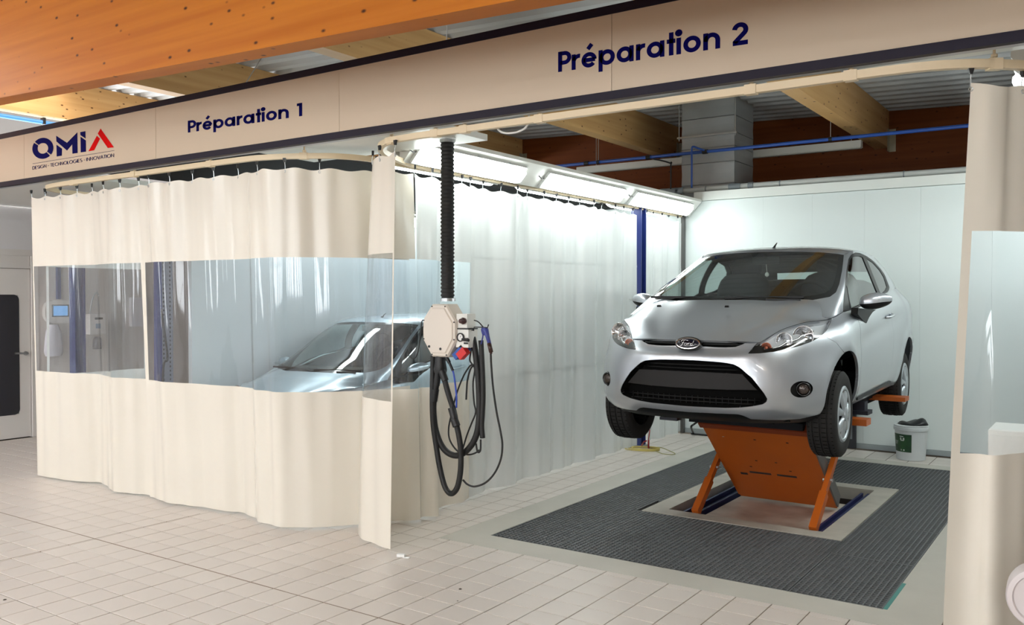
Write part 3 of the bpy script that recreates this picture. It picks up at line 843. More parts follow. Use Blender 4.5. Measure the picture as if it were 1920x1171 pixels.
def wavy(x, y0, y1, amp, wl, ph=0.0, n=60):
    return [(x + amp * math.sin(2 * math.pi * (y - y0) / wl + ph) + .4 * amp * math.sin(2 * math.pi * (y - y0) / (wl * .43) + 1.3), y) for y in np.linspace(y0, y1, n)]
WB = [(0.02, ZTOP, M_wpvc, 'sheet')]
curtain('opaque white curtain between the hose box and the blue post', wavy(-4.28, 5.60, 8.62, .022, .47), wavy(-4.27, 5.62, 8.60, .010, .47), WB, z0=.02, seams_z=(.955, 1.955), seed=11, facet=.012, wr=.001, hooks=.235, hook_group='hooks of the white side curtain', hook_label='black curtain roller with steel hook above the white side curtain')
curtain('short opaque white curtain between the blue post and the rear wall', wavy(-4.28, 8.80, 9.82, .03, .4, 1.0, 24), wavy(-4.27, 8.82, 9.80, .01, .4, 1.0, 24), WB, z0=.02, seams_z=(.955, 1.955), seed=13, hooks=.235, hook_group='hooks of the short white curtain', hook_label='black curtain roller with steel hook beyond the blue post')
bD = smooth_path([(-.600, 4.105), (-.565, 4.12), (-.49, 4.15), (-.43, 4.13), (-.36, 4.20), (-.31, 4.36), (-.25, 4.42), (-.24, 4.62), (-.18, 4.8), (-.22, 5.1), (-.17, 5.4), (-.21, 5.8)], 6)
tD = smooth_path([(-.505, 4.115), (-.46, 4.15), (-.40, 4.19), (-.36, 4.26), (-.30, 4.36), (-.26, 4.46), (-.23, 4.62), (-.21, 4.8), (-.21, 5.1), (-.20, 5.4), (-.21, 5.8)], 6)
curtain('cream curtain with clear window gathered at the open right edge of the second bay', bD, tD, CB(M_cream), border=(.05, .03), seed=17, facet=.003, hooks=.28, hook_group='hooks of the gathered curtain', hook_label='black curtain roller with steel hook above the gathered curtain')
curtain('white curtain closing the right flank of the second bay', wavy(-.2, 5.85, 9.8, .04, .5), wavy(-.205, 5.86, 9.79, .01, .5), WB, z0=.02, seams_z=(.955, 1.955), seed=19, hooks=.3, hook_group='hooks of the right flank curtain', hook_label='black curtain roller with steel hook along the right flank')
bE = wavy(-8.02, 4.2, 5.18, .02, .45)
curtain('clear window curtain at the far side of the first bay', bE, bE, [(0.015, ZW0 - .05, M_wpvc, 'lower_panel'), (ZW0 - .05, ZW1, M_vinyl, 'window'), (ZW1, ZTOP, M_wpvc, 'upper_panel')], border=(.02, .05), seed=23, hooks=.3, hook_group='hooks of the far side curtain', hook_label='black curtain roller with steel hook at the far side of the first bay')

# ================================================================== THE CAR ON THE LIFT
# car frame: u to the car's left, v rearward from the front axle, w up from the tyre contact
CAR_O = np.array((-2.324, 6.103, 0.545)); CAR_YAW = math.radians(1.8)
_U = np.array((math.cos(CAR_YAW), math.sin(CAR_YAW), 0)); _V = np.array((-math.sin(CAR_YAW), math.cos(CAR_YAW), 0)); _W = np.array((0, 0, 1.0))
_A = np.array((_U, _V, _W)); _CC = _A @ (_C - CAR_O)
def c_ray(px, py): return _A @ ray(px, py)
def c_pix(p):
    q = CAR_O + _U * p[0] + _V * p[1] + _W * p[2]
    a, b, c = project(q)
    return a, b
def c_on(px, py, ax, c):
    d = c_ray(px, py)
    return _CC + d * ((c - _CC[ax]) / d[ax])

def crs(P, segs, t=None, g0=None, g1=None):
    """non-uniform Catmull-Rom through P (n,k); g0/g1 optional ghost points; segs samples per segment"""
    P = np.array(P, float); n = len(P)
    if t is None: t = np.concatenate([[0], np.cumsum(np.linalg.norm(np.diff(P, axis=0), axis=1) + 1e-6)])
    h = np.diff(t); d = np.diff(P, axis=0) / h[:, None]
    M = np.zeros_like(P)
    for i in range(1, n - 1): M[i] = (d[i - 1] * h[i] + d[i] * h[i - 1]) / (h[i - 1] + h[i])
    M[0] = d[0] if g0 is None else (d[0] + (P[0] - g0) / h[0]) / 2
    M[-1] = d[-1] if g1 is None else (d[-1] + (g1 - P[-1]) / h[-1]) / 2
    out = []
    for i in range(n - 1):
        m = segs[i] if hasattr(segs, '__len__') else segs
        for k in range(m + (1 if i == n - 2 else 0)):
            s = k / m; a, b = s * s * (3 - 2 * s), s * (1 - s) ** 2; c = s * s * (s - 1)
            out.append(P[i] * (1 - a) + P[i + 1] * a + h[i] * (M[i] * b + M[i + 1] * c))
    return np.array(out)
def surf(ctrl, segc, segr, sym0=True, sym1=True):
    C0 = np.array(ctrl, float); R, Cn, _ = C0.shape
    tc = np.concatenate([[0], np.cumsum(np.mean(np.linalg.norm(np.diff(C0, axis=1), axis=2), axis=0) + 1e-6)])
    rows = []
    for r in range(R):
        g0 = C0[r, 1] * (-1, 1, 1) if sym0 else None
        g1 = C0[r, -2] * (-1, 1, 1) if sym1 else None
        rows.append(crs(C0[r], segc, tc, g0, g1))
    D = np.array(rows)
    tr = np.concatenate([[0], np.cumsum(np.mean(np.linalg.norm(np.diff(D, axis=0), axis=2), axis=1) + 1e-6)])
    return np.stack([crs(D[:, j], segr, tr) for j in range(D.shape[1])], 1)

# ---- S1: lower body wrap, bumper centre -> side -> tail centre
LOWF = [  # (u, v, w) of columns 0..6 for each level
    [(0, -.60, .262), (.22, -.59, .262), (.42, -.555, .262), (.56, -.48, .265), (.66, -.38, .27), (.735, -.30, .30), (.775, 0, .31)],
    [(0, -.685, .305), (.22, -.678, .305), (.43, -.645, .305), (.58, -.56, .306), (.69, -.435, .31), (.765, -.315, .335), (.80, 0, .345)],
    [(0, -.735, .365), (.23, -.725, .365), (.45, -.685, .365), (.605, -.595, .365), (.712, -.465, .37), (.785, -.33, .385), (.828, 0, .40)],
    [(0, -.752, .45), (.23, -.742, .45), (.455, -.70, .45), (.61, -.605, .45), (.718, -.47, .455), (.793, -.33, .465), (.843, 0, .48)],
    [(0, -.748, .56), (.23, -.738, .56), (.45, -.695, .56), (.605, -.60, .56), (.715, -.465, .565), (.795, -.325, .57), (.851, 0, .58)],
    [(0, -.742, .655), (.23, -.73, .655), (.44, -.685, .655), (.595, -.585, .66), (.705, -.45, .665), (.79, -.305, .675), (.853, 0, .685)],
    [(0, -.733, .703), (.23, -.72, .703), (.43, -.675, .708), (.585, -.565, .735), (.695, -.43, .765), (.782, -.28, .785), (.846, 0, .80)],
    [(0, -.697, .742), (.22, -.687, .742), (.428, -.655, .75), (.562, -.53, .80), (.675, -.385, .845), (.752, -.22, .865), (.806, .01, .876)],
    [(0, -.685, .797), (.22, -.675, .794), (.44, -.625, .79), (.53, -.48, .864), (.64, -.33, .912), (.70, -.15, .922), (.74, .03, .937)]]
sv = [.35, .9, 1.5, 2.05, 2.45, 2.85]; su = [.859, .858, .857, .856, .853, .822]
soff = [-.075, -.05, -.03, -.015, -.004, 0, -.004, -.026]
sw = [.31, .35, .405, .485, .58, .685, .795]
belt = [(.757, .30, .978), (.775, .9, 1.03), (.772, 1.5, 1.085), (.755, 2.05, 1.127), (.735, 2.45, 1.153), (.69, 2.85, 1.15)]
rear8 = [(.62, 3.0, 1.135), (.4, 3.08, 1.12), (0, 3.10, 1.12)]
S1c = []
for r in range(9):
    row = list(LOWF[r])
    for k in range(6):
        if r == 8: row.append(belt[k]); continue
        w = sw[r] + (.03 * k / 5 if r >= 5 else 0) if r < 7 else (sw[6] + .03 * k / 5 + belt[k][2]) / 2 + .02
        row.append((su[k] + soff[r], sv[k], w))
    if r == 8: row += rear8
    else:
        w = [.36, .40, .45, .52, .60, .70, .82, .97][r]; q = [-.10, -.06, -.02, 0, 0, -.01, -.03, -.06][r]
        row += [(.735 + q * .6, 3.06 + q, w), (.50 + q * .5, 3.17 + q, w), (0, 3.20 + q, w)]
    S1c.append(row)
S1 = surf(S1c, [8, 8, 10, 10, 10, 10, 10, 10, 8, 8, 8, 8, 6, 6, 6], [4, 5, 6, 7, 7, 5, 6, 7])
AR = [(-.03, .385, .335), (2.46, .385, .335)]
for i in range(S1.shape[0]):
    for j in range(S1.shape[1]):
        u, v, w = S1[i, j]
        if u > .55 and -.6 < v < 3.0:
            for av, aw, ar in AR:
                d = math.hypot(v - av, w - aw)
                S1[i, j, 0] += .011 * math.exp(-((d - .355) / .045) ** 2) * min(1, max(0, (u - .55) / .15))
            if .2 < v < 2.4:
                wl = .80 + (v - .25) * .085
                S1[i, j, 0] -= .009 * math.exp(-((w - wl + .05) / .05) ** 2) * min(1, (v - .2) / .3) * min(1, (2.4 - v) / .4)
# ---- S2: bonnet
E2 = [LOWF[8][2], LOWF[8][3], LOWF[8][4], LOWF[8][5], LOWF[8][6], belt[0]]
C2 = [(-.685, .797), (-.605, .853), (-.48, .915), (-.34, .972), (-.19, 1.020), (-.04, 1.058)]
S2c = []
for k, (e, c) in enumerate(zip(E2, C2)):
    row = []
    for s in (0, .25, .5, .70, .84, .93, 1.0):
        w = c[1] + (e[2] - c[1]) * s ** (3.2, 3.2, 3.6, 4.6, 6.5, 9.0)[k]
        if k > 0: w += .010 * math.exp(-((s - .76) / .13) ** 2) * (1 - s ** 8) - .006 * math.exp(-((s - .48) / .15) ** 2)
        row.append((s * e[0], c[0] + (e[1] - c[0]) * s ** (2.2 if k == 0 else 2.6), w))
    S2c.append(row)
S2 = surf(S2c, 10, 8, True, False)
# ---- S3: greenhouse wrap, windscreen centre -> side -> rear centre
GB = [(0, -.05, 1.01), (.25, -.04, 1.01), (.49, -.03, .985), (.717, -.06, .945), (.757, .29, .981), (.775, .80, 1.02), (.775, 1.30, 1.065), (.768, 1.75, 1.105), (.752, 2.20, 1.137), (.725, 2.58, 1.158), (.655, 2.92, 1.14), (.4, 3.06, 1.12), (0, 3.08, 1.12)]
GT = [(0, .985, 1.447), (.25, 1.0, 1.443), (.44, 1.04, 1.434), (.578, 1.10, 1.416), (.612, 1.22, 1.446), (.618, 1.50, 1.458), (.618, 1.75, 1.457), (.612, 2.0, 1.448), (.60, 2.3, 1.428), (.58, 2.6, 1.395), (.52, 2.83, 1.36), (.3, 2.93, 1.375), (0, 2.96, 1.385)]
S3c = []
for f in (0, .3, .55, .8, 1.0):
    row = []
    for k, (a, b) in enumerate(zip(GB, GT)):
        p = np.array(a) * (1 - f) + np.array(b) * f
        bl = 4 * f * (1 - f)
        p = p + (np.array((0, -.016, .03)) * bl if k < 3 else np.array((.006, -.008, .012)) * bl if k == 3 else np.array((.016, 0, 0)) * bl if k < 10 else np.array((0, .03, .01)) * bl)
        row.append(p)
    S3c.append(row)
S3 = surf(S3c, [8, 8, 8, 8, 10, 8, 8, 8, 8, 6, 5, 5], [10, 10, 10, 8])
# ---- S4: roof
CW = [(.985, 1.447), (1.2, 1.487), (1.5, 1.512), (1.75, 1.522), (2.0, 1.525), (2.3, 1.518), (2.6, 1.495), (2.83, 1.44), (2.96, 1.385)]
S4c = []
for k, c in enumerate(CW):
    e = GT[3 + k] if k < 8 else GT[11]
    row = [(s * e[0], c[0] + (e[1] - c[0]) * s ** 2.4, c[1] + (e[2] - c[1]) * s ** 2.8) for s in (0, .4, .7, .9, 1.0)]
    S4c.append(row)
S4 = surf(S4c, 6, 5, True, False)

def grid_bm(G):
    bm = bmesh.new()
    R, Cn, _ = G.shape
    vs = [[bm.verts.new(G[i, j]) for j in range(Cn)] for i in range(R)]
    for i in range(R - 1):
        for j in range(Cn - 1):
            try: bm.faces.new((vs[i][j], vs[i][j + 1], vs[i + 1][j + 1], vs[i + 1][j]))
            except ValueError: pass
    return bm
PIX = ('pix',); VW = ('vw',); UW = ('uw',)
def to2(mode, co): return c_pix(co) if mode == 'pix' else ((co[1], co[2]) if mode == 'vw' else (co[0], co[2]))
def cut(bm, poly, mode, pred):
    """cut the surface along a polygon seen along the mode's direction"""
    n = len(poly); cache = {}
    def pr(v):
        q = cache.get(v)
        if q is None: q = cache[v] = to2(mode, v.co)
        return q
    for i in range(n):
        a, b = np.array(poly[i], float), np.array(poly[(i + 1) % n], float)
        pad = 1.5 if mode == 'pix' else .006
        x0, x1 = min(a[0], b[0]) - pad, max(a[0], b[0]) + pad; y0, y1 = min(a[1], b[1]) - pad, max(a[1], b[1]) + pad
        fs = []
        for f in bm.faces:
            if not pred(f): continue
            q = [pr(v) for v in f.verts]
            if max(p[0] for p in q) < x0 or min(p[0] for p in q) > x1 or max(p[1] for p in q) < y0 or min(p[1] for p in q) > y1: continue
            fs.append(f)
        if not fs: continue
        if mode == 'pix': co = _CC; no = np.cross(c_ray(*a), c_ray(*b))
        elif mode == 'vw': co = np.array((0, *a)); no = np.array((0, b[1] - a[1], -(b[0] - a[0])))
        else: co = np.array((a[0], 0, a[1])); no = np.array((b[1] - a[1], 0, -(b[0] - a[0])))
        es = {e for f in fs for e in f.edges}; vs = {v for f in fs for v in f.verts}
        bmesh.ops.bisect_plane(bm, geom=list(vs) + list(es) + fs, dist=1e-6, plane_co=Vector(co), plane_no=Vector(unit(no)))
def inside(poly, p):
    r = False; n = len(poly); x, y = p
    for i in range(n):
        x1, y1 = poly[i]; x2, y2 = poly[(i + 1) % n]
        if (y1 > y) != (y2 > y) and x < (x2 - x1) * (y - y1) / (y2 - y1) + x1: r = not r
    return r
def circ(c, r, n=40): return [(c[0] + r * math.cos(2 * math.pi * k / n), c[1] + r * math.sin(2 * math.pi * k / n)) for k in range(n)]

front = lambda f: f.calc_center_median().y < .3
P_HEAD = [(1402.5, 662.6), (1424, 662), (1447, 659.5), (1470, 655.5), (1500, 648), (1522, 640), (1537, 631.5), (1549, 620), (1556, 607), (1559.5, 596), (1559, 588), (1519, 596), (1494, 596), (1463, 611), (1441, 625), (1424, 638), (1412, 651)]
P_GRIL = [(1255, 674), (1300, 675), (1340, 677.5), (1362, 680), (1375, 682.5), (1386, 688), (1398, 698), (1410, 708.5), (1422.5, 724), (1433, 738), (1438.5, 747.5), (1437, 753), (1430, 757.5), (1410, 761.5), (1385, 764), (1360, 764.5), (1300, 762), (1255, 759)]
P_BAND = [(1255, 695), (1310, 696.5), (1360, 699), (1391, 701), (1421, 731.5), (1360, 731), (1310, 729), (1255, 726)]
P_SLOT = [(1255, 645), (1300, 648), (1330, 650), (1360, 651), (1379, 650), (1389, 646.5), (1398, 642.5), (1398, 620), (1255, 612)]
P_FOG = [(1503 + 21 * math.cos(a), 729.5 + 15.5 * math.sin(a) - .06 * 21 * math.cos(a)) for a in np.linspace(0, 2 * math.pi, 25)[:-1]]
P_VAL = [(1255, 771), (1300, 772.5), (1345, 775), (1384, 776.5), (1394, 779), (1408, 785.5), (1440, 787), (1470, 787), (1500, 785), (1527, 779), (1560, 770), (1560, 850), (1255, 850)]
P_FEND = [(1546, 630), (1568, 642), (1584, 662), (1640, 662), (1640, 540), (1530, 540), (1530, 620)]
P_DOOR = [(.41, 1.2), (.385, .90), (.372, .60), (.38, .42), (.42, .372), (1.0, .372), (1.58, .39), (1.66, .50), (1.70, .8), (1.72, 1.3)]
bm1 = grid_bm(S1)
side = lambda f: f.calc_center_median().x > .5
for P, mo, pr in ((P_HEAD, 'pix', front), (P_GRIL, 'pix', front), (P_BAND, 'pix', front), (P_SLOT, 'pix', front), (P_FOG, 'pix', front), (P_VAL, 'pix', front), (P_FEND, 'pix', front),
                  (circ(AR[0], AR[0][2]), 'vw', side), (circ(AR[1], AR[1][2]), 'vw', side), (P_DOOR, 'vw', side)):
    cut(bm1, P, mo, pr)
def cls1(f):
    c = f.calc_center_median(); u, v, w = c
    if u > .5 and any(math.hypot(v - a, w - b) < r for a, b, r in AR): return None
    if v < .3:
        p = c_pix(c)
        if inside(P_HEAD, p): return 'head'
        if v < -.3:
            if inside(P_GRIL, p): return 'band' if inside(P_BAND, p) else 'grille'
            if inside(P_SLOT, p): return 'slot'
            if inside(P_FOG, p): return 'fog'
        if v < 0 and inside(P_VAL, p): return 'valance'
        if v < -.05: return 'fender' if inside(P_FEND, p) else 'bumper'
    if u > .5 and inside(P_DOOR, (v, w)): return 'door'
    if v < .45: return 'fender'
    return 'quarter'
P_WS = [(1250, 490), (1300, 482), (1350, 476), (1400, 472.7), (1440, 471), (1500, 471), (1540, 472.5), (1571, 475.5), (1582, 477.5), (1579, 506), (1574, 531), (1567.5, 547.5), (1556, 556), (1530, 561), (1500, 566), (1380, 572), (1200, 572), (1200, 500)]
P_WG = [(1250, 492), (1300, 485), (1350, 479), (1400, 475.5), (1440, 474), (1500, 474), (1540, 475.5), (1566, 478.5), (1572, 481), (1569, 506), (1564, 529), (1557, 543), (1545, 550), (1525, 553.5), (1495, 556), (1380, 558), (1200, 558), (1200, 500)]
P_SF = [(1580.5, 584), (1581, 570), (1582.5, 550), (1585, 525), (1587.5, 504), (1591, 485), (1596, 477), (1604, 473), (1612.5, 474), (1625, 480), (1637.5, 489), (1650, 502.5), (1659, 515), (1665, 530), (1668, 538), (1667, 543), (1661, 553), (1640, 566), (1612, 580), (1588, 590)]
P_DG = [(1588.5, 534), (1590, 505), (1593, 488), (1598, 481.5), (1606, 479.5), (1613, 479.5), (1618, 482), (1630, 511), (1645, 548), (1640, 560), (1612, 574.5), (1597, 577)]
P_QG = [(1625, 484), (1638, 493), (1650, 506.5), (1657.5, 519), (1661, 530), (1663, 537), (1660, 544), (1654, 549.5), (1650.5, 548)]
P_SAIL = [(1583.5, 580), (1585, 555), (1587, 534), (1589, 540), (1595, 577)]
P_RW = [(-.1, 1.16), (.50, 1.16), (.46, 1.335), (-.1, 1.35)]
bm3 = grid_bm(S3)
wsf = lambda f: f.calc_center_median().y < 1.16 and f.calc_center_median().x < .72
sdf = lambda f: f.calc_center_median().x > .56 and f.calc_center_median().y < 2.8
rwf = lambda f: f.calc_center_median().y > 2.7
for P, mo, pr in ((P_WS, 'pix', wsf), (P_WG, 'pix', wsf), (P_SF, 'pix', sdf), (P_DG, 'pix', sdf), (P_QG, 'pix', sdf), (P_SAIL, 'pix', sdf), (P_RW, 'uw', rwf)):
    cut(bm3, P, mo, pr)
_ws_edge = lambda v: .705 + (.578 - .705) * (v - .07) / 1.03 + .012
def cls3(f):
    c = f.calc_center_median(); u, v, w = c
    if v > 2.75 and inside(P_RW, (u, w)) : return 'rear_glass'
    p = c_pix(c)
    if v < 1.16 and u < .72 and inside(P_WS, p): return 'ws_glass' if inside(P_WG, p) else 'ws_frit'
    if u > .56 and v < 2.8 and inside(P_SF, p):
        if inside(P_DG, p): return 'door_glass'
        if inside(P_QG, p): return 'quarter_glass'
        if inside(P_SAIL, p): return 'sail'
        return 'frame'
    return 'pillar'

def collect(bm, cls):
    bm.normal_update()
    out = {}
    for f in bm.faces:
        if f.calc_area() < 1e-10: continue
        k = cls(f)
        if k is None: continue
        out.setdefault(k, []).append([(tuple(v.co), tuple(v.normal)) for v in f.verts])
    return out
def sheet(faces, both=True, off=0.0, gap=0.0, flange=0.0, right=False):
    """faces -> (verts, normals, faces, flange quads); mirrored over u=0 when both"""
    key = {}; V, N, F = [], [], []; seen = set()
    def dd(ids):
        r = []
        for i in ids:
            if i not in r: r.append(i)
        k = tuple(sorted(r))
        if k in seen: return []
        seen.add(k)
        return r
    def vid(co, no):
        k = (round(co[0], 5), round(co[1], 5), round(co[2], 5))
        if k not in key:
            key[k] = len(V); V.append(np.array(co, float)); N.append(np.array(no, float))
        return key[k]
    for f in faces:
        if not right: 
            ids = dd([vid(*p) for p in f])
            if len(ids) >= 3: F.append(ids)
        if both or right:
            ids = dd([vid((-c[0], c[1], c[2]), (-n[0], n[1], n[2])) for c, n in f][::-1])
            if len(ids) >= 3: F.append(ids)
    V = np.array(V); N = np.array(N)
    for i in range(len(N)):
        if abs(V[i, 0]) < 1e-5: N[i, 0] = 0
    N /= np.linalg.norm(N, axis=1)[:, None] + 1e-12
    if off: V = V - N * off
    cnt = {}
    for f in F:
        for a, b in zip(f, f[1:] + f[:1]): cnt.setdefault((min(a, b), max(a, b)), []).append((a, b))
    bed = [e[0] for e in cnt.values() if len(e) == 1]
    bset = {i for e in bed for i in e}
    if gap:
        cen = {i: [] for i in bset}
        for f in F:
            m_ = V[f].mean(axis=0)
            for i in f:
                if i in cen: cen[i].append(m_)
        V2 = V.copy()
        for i, cs in cen.items():
            d = np.mean(cs, axis=0) - V[i]; l = np.linalg.norm(d)
            if l > 1e-6: V2[i] = V[i] + d / l * min(gap, l * .6)
        V = V2
    fl = []
    if flange:
        for a, b in bed: fl.append((V[a], V[b], V[b] - N[b] * flange, V[a] - N[a] * flange))
    return V, N, F, fl
def sheet_obj(name, faces, mtl, parent, both=True, off=0.0, gap=0.0, flange=0.0, right=False, flip=False):
    V, N, F, fl = sheet(faces, both, off, gap, flange, right)
    nv = len(V)
    vs = [tuple(p) for p in V]; fs = [tuple(f[::-1] if flip else f) for f in F]; sm = [True] * len(fs); nr = [tuple(-n if flip else n) for n in N]
    for q in fl:
        o = len(vs); vs += [tuple(p) for p in q]; fs.append((o, o + 1, o + 2, o + 3)); sm.append(False)
        nn = unit(np.cross(q[1] - q[0], q[3] - q[0])); nr += [tuple(nn)] * 4
    me = bpy.data.meshes.new(name); me.from_pydata(vs, [], fs); me.materials.append(mtl)
    me.polygons.foreach_set('use_smooth', [True] * len(fs)); me.update()
    me.normals_split_custom_set_from_vertices(nr)
    o = bpy.data.objects.new(name, me); COL.objects.link(o)
    if parent is not None: o.parent = parent
    return o
Q1, Q3 = collect(bm1, cls1), collect(bm3, cls3)
bm2, bm4 = grid_bm(S2), grid_bm(S4)
Q2, Q4 = collect(bm2, lambda f: 'hood'), collect(bm4, lambda f: 'roof')
bm1.free(); bm2.free(); bm3.free(); bm4.free()

def mat_paint(name, rgb):
    m = mat(name, rgb, rough=0.33, metal=0.78, coat=0.9, spec=0.5)
    return m
M_paint = mat_paint('silver_paint', (182, 187, 194))
M_glass = mat_clear('car_glass', (.72, .80, .78), gloss_rough=.0, fres=1.52, boost=1.15)
M_trimblk = mat('car_black_trim', (13, 13, 14), rough=0.45, spec=.3)
M_gblk = mat('car_gloss_black', (8, 8, 9), rough=0.12)
M_chrome = mat('chrome', (214, 214, 216), rough=0.12, metal=1.0)
M_lining = mat('headliner_grey', (78, 80, 82), rough=0.85)
M_seat = mat('seat_fabric', (34, 36, 40), rough=0.9)
M_lens = mat_clear('lamp_lens', (.96, .97, .97), gloss_rough=.02, fres=1.5)
M_under = mat('underbody_black', (9, 9, 9), rough=0.9, spec=.1)
M_amber = mat('amber_bulb', (190, 110, 84), rough=0.25)

car = bpy.data.objects.new('hatchback_car', None); COL.objects.link(car)
car.location = CAR_O; car.rotation_euler = (0, 0, CAR_YAW)
tag(car, 'silver three-door hatchback raised on the orange lift', 'car')
_base[car.name] = Matrix.Identity(4)
G = .0022
sheet_obj('hood', Q2['hood'], M_paint, car, gap=G, flange=.02)
sheet_obj('front_bumper', Q1['bumper'], M_paint, car, gap=G * .5, flange=.03)
sheet_obj('roof', Q4['roof'], M_paint, car, gap=.004, flange=.012)
sheet_obj('headliner', Q4['roof'], M_lining, car, off=.03, flip=True)
for rt in (False, True):
    sheet_obj('front_fender', Q1['fender'], M_paint, car, both=False, right=rt, gap=G, flange=.02)
    dr = sheet_obj('door', Q1['door'], M_paint, car, both=False, right=rt, gap=G, flange=.02)
    sheet_obj('rear_quarter', [f for f in Q1['quarter']], M_paint, car, both=False, right=rt, gap=.0, flange=.02)
    sheet_obj('pillar_frame', Q3['pillar'], M_paint, car, both=False, right=rt, gap=.001, flange=.012)
    sheet_obj('pillar_lining', Q3['pillar'], M_lining, car, both=False, right=rt, off=.016, flip=True)
    sheet_obj('window_seal', Q3['frame'], M_trimblk, car, both=False, right=rt, off=.001, flange=.012)
    sheet_obj('mirror_sail', Q3['sail'], M_trimblk, car, both=False, right=rt, off=.004)
    sheet_obj('door_window', Q3['door_glass'], M_glass, car, both=False, right=rt, off=.006)
    sheet_obj('quarter_window', Q3['quarter_glass'], M_glass, car, both=False, right=rt, off=.004)
    # headlamp: clear lens, dark bowl, reflectors, bulb dish
    hl = sheet_obj('headlamp', Q1['head'], M_lens, car, both=False, right=rt, gap=.003)
    sheet_obj('bowl', Q1['head'], mat('lamp_bowl', (214, 216, 220), rough=.42, metal=.2), hl, both=False, right=rt, off=.045, gap=.001, flange=-.038)
    sheet_obj('bezel', [f for f in Q1['head'] if (lambda p: inside([(1400, 664), (1437, 663), (1480, 656), (1520, 644), (1540, 632), (1535, 628), (1510, 639), (1470, 649), (1436, 654), (1423, 643), (1412, 652)], p))(c_pix(np.mean([c for c, n in f], axis=0)))], M_gblk, hl, both=False, right=rt, off=.006)
    V_, N_, F_, fl_ = sheet(Q1['head'], False, -.0006, 0.0, .004, rt); V2_ = sheet(Q1['head'], False, -.0006, .0065, .004, rt)
    mm_ = MB()
    for qa, qb in zip(fl_, V2_[3]): mm_.add([qa[0], qa[1], qb[1], qb[0]], [(0, 1, 2, 3)])
    mm_.obj('seal', M_trimblk, hl)
    sx = -1 if rt else 1
    hv = [(np.array(c), np.array(n), c_pix(c)) for f in Q1['head'] for c, n in f]
    def at_px(px, py): return min(hv, key=lambda q: (q[2][0] - px) ** 2 + (q[2][1] - py) ** 2)
    ax = unit((0.10 * sx, -1, .08))
    for (px, py, rr, mt_, nm) in ((1510, 624, .062, M_chrome, 'reflector'), (1470, 634, .048, M_chrome, 'reflector'), (1437, 648, .030, M_amber, 'indicator')):
        q = at_px(px, py); c = (q[0] - q[1] * .022) * (sx, 1, 1)
        m = MB(); m.lathe([(.010, -.030), (rr * .45, -.024), (rr * .78, -.012), (rr, .004), (rr + .004, .006), (rr + .004, .0)], 20, c, ax, caps=False)
        o = m.obj(nm, mt_, hl, smooth=True)
        m = MB(); m.lathe([(.001, .010), (.008, .008), (.011, 0), (.011, -.03)], 12, c, ax); m.obj('bulb', M_lens if nm != 'indicator' else M_amber, hl, smooth=True)
    a, b = at_px(1441, 651), at_px(1527, 617)
    m = MB()
    pth = []
    for t_ in np.linspace(0, 1, 9):
        q = at_px(1441 + 86 * t_, 651 - 34 * t_ + 4 * math.sin(math.pi * t_)); pth.append((q[0] - q[1] * .016) * (sx, 1, 1))
    m.tube(smooth_path(pth, 3), .007, 6); m.obj('chrome_strip', M_chrome, hl, smooth=True)
    # fog lamp
    fg = sheet_obj('fog_lamp', Q1['fog'], M_trimblk, car, both=False, right=rt, off=.028, flange=-.028)
    fv = np.mean([c for f in Q1['fog'] for c, n in f], axis=0) * (sx, 1, 1)
    c = fv + np.array((0.006 * sx, .012, 0)); ax2 = unit((.25 * sx, -1, 0))
    m = MB(); m.lathe([(.044, -.02), (.046, .004), (.042, .008), (.036, .003)], 20, c, ax2, caps=False); m.obj('ring', M_gblk, fg, smooth=True)
    m = MB(); m.lathe([(.036, .002), (.028, .008), (.012, .012), (.001, .013)], 20, c, ax2); m.obj('lens', mat('fog_glass', (70, 62, 58), rough=.1, metal=.4), fg, smooth=True)
sheet_obj('windscreen', Q3['ws_glass'], M_glass, car)
sheet_obj('windscreen_border', Q3['ws_frit'], M_gblk, car, off=.0005)
sheet_obj('rear_window', Q3['rear_glass'], M_glass, car)
gr = sheet_obj('grille', Q1['grille'] + Q1['band'], M_under, car, off=.075, flange=-.072)
sheet_obj('number_plate_panel', Q1['band'], mat('plate_panel_black', (26, 24, 24), rough=.55, spec=.25), gr, off=.016, gap=.002, flange=.04)
def front_v(u, w):
    P = S1.reshape(-1, 3); d = (P[:, 0] - abs(u)) ** 2 + (P[:, 2] - w) ** 2 + (P[:, 1] > .1) * 10
    return float(P[int(np.argmin(d)), 1])
for w, um in ((.375, .38), (.400, .44), (.425, .455), (.612, .33), (.635, .30)):
    m = MB(); m.tube([(u, front_v(u, w) + .045, w) for u in np.linspace(-um, um, 17)], .004, 5); m.obj('slat', M_trimblk, gr, smooth=True)
for u in np.linspace(-.42, .42, 22):
    m = MB(); m.tube([(u, front_v(u, .39) + .052, .365), (u, front_v(u, .42) + .052, .435)], .0025, 5); m.obj('slat', M_trimblk, gr)
ug = sheet_obj('upper_grille', Q1['slot'], M_under, car, off=.035, flange=-.03)
m = MB(); m.tube([(u, front_v(u, .77) + .012, .772) for u in np.linspace(-.33, .33, 15)], .006, 6); m.obj('slat', M_trimblk, ug, smooth=True)
sheet_obj('lower_valance', Q1['valance'], M_trimblk, car, off=.004)
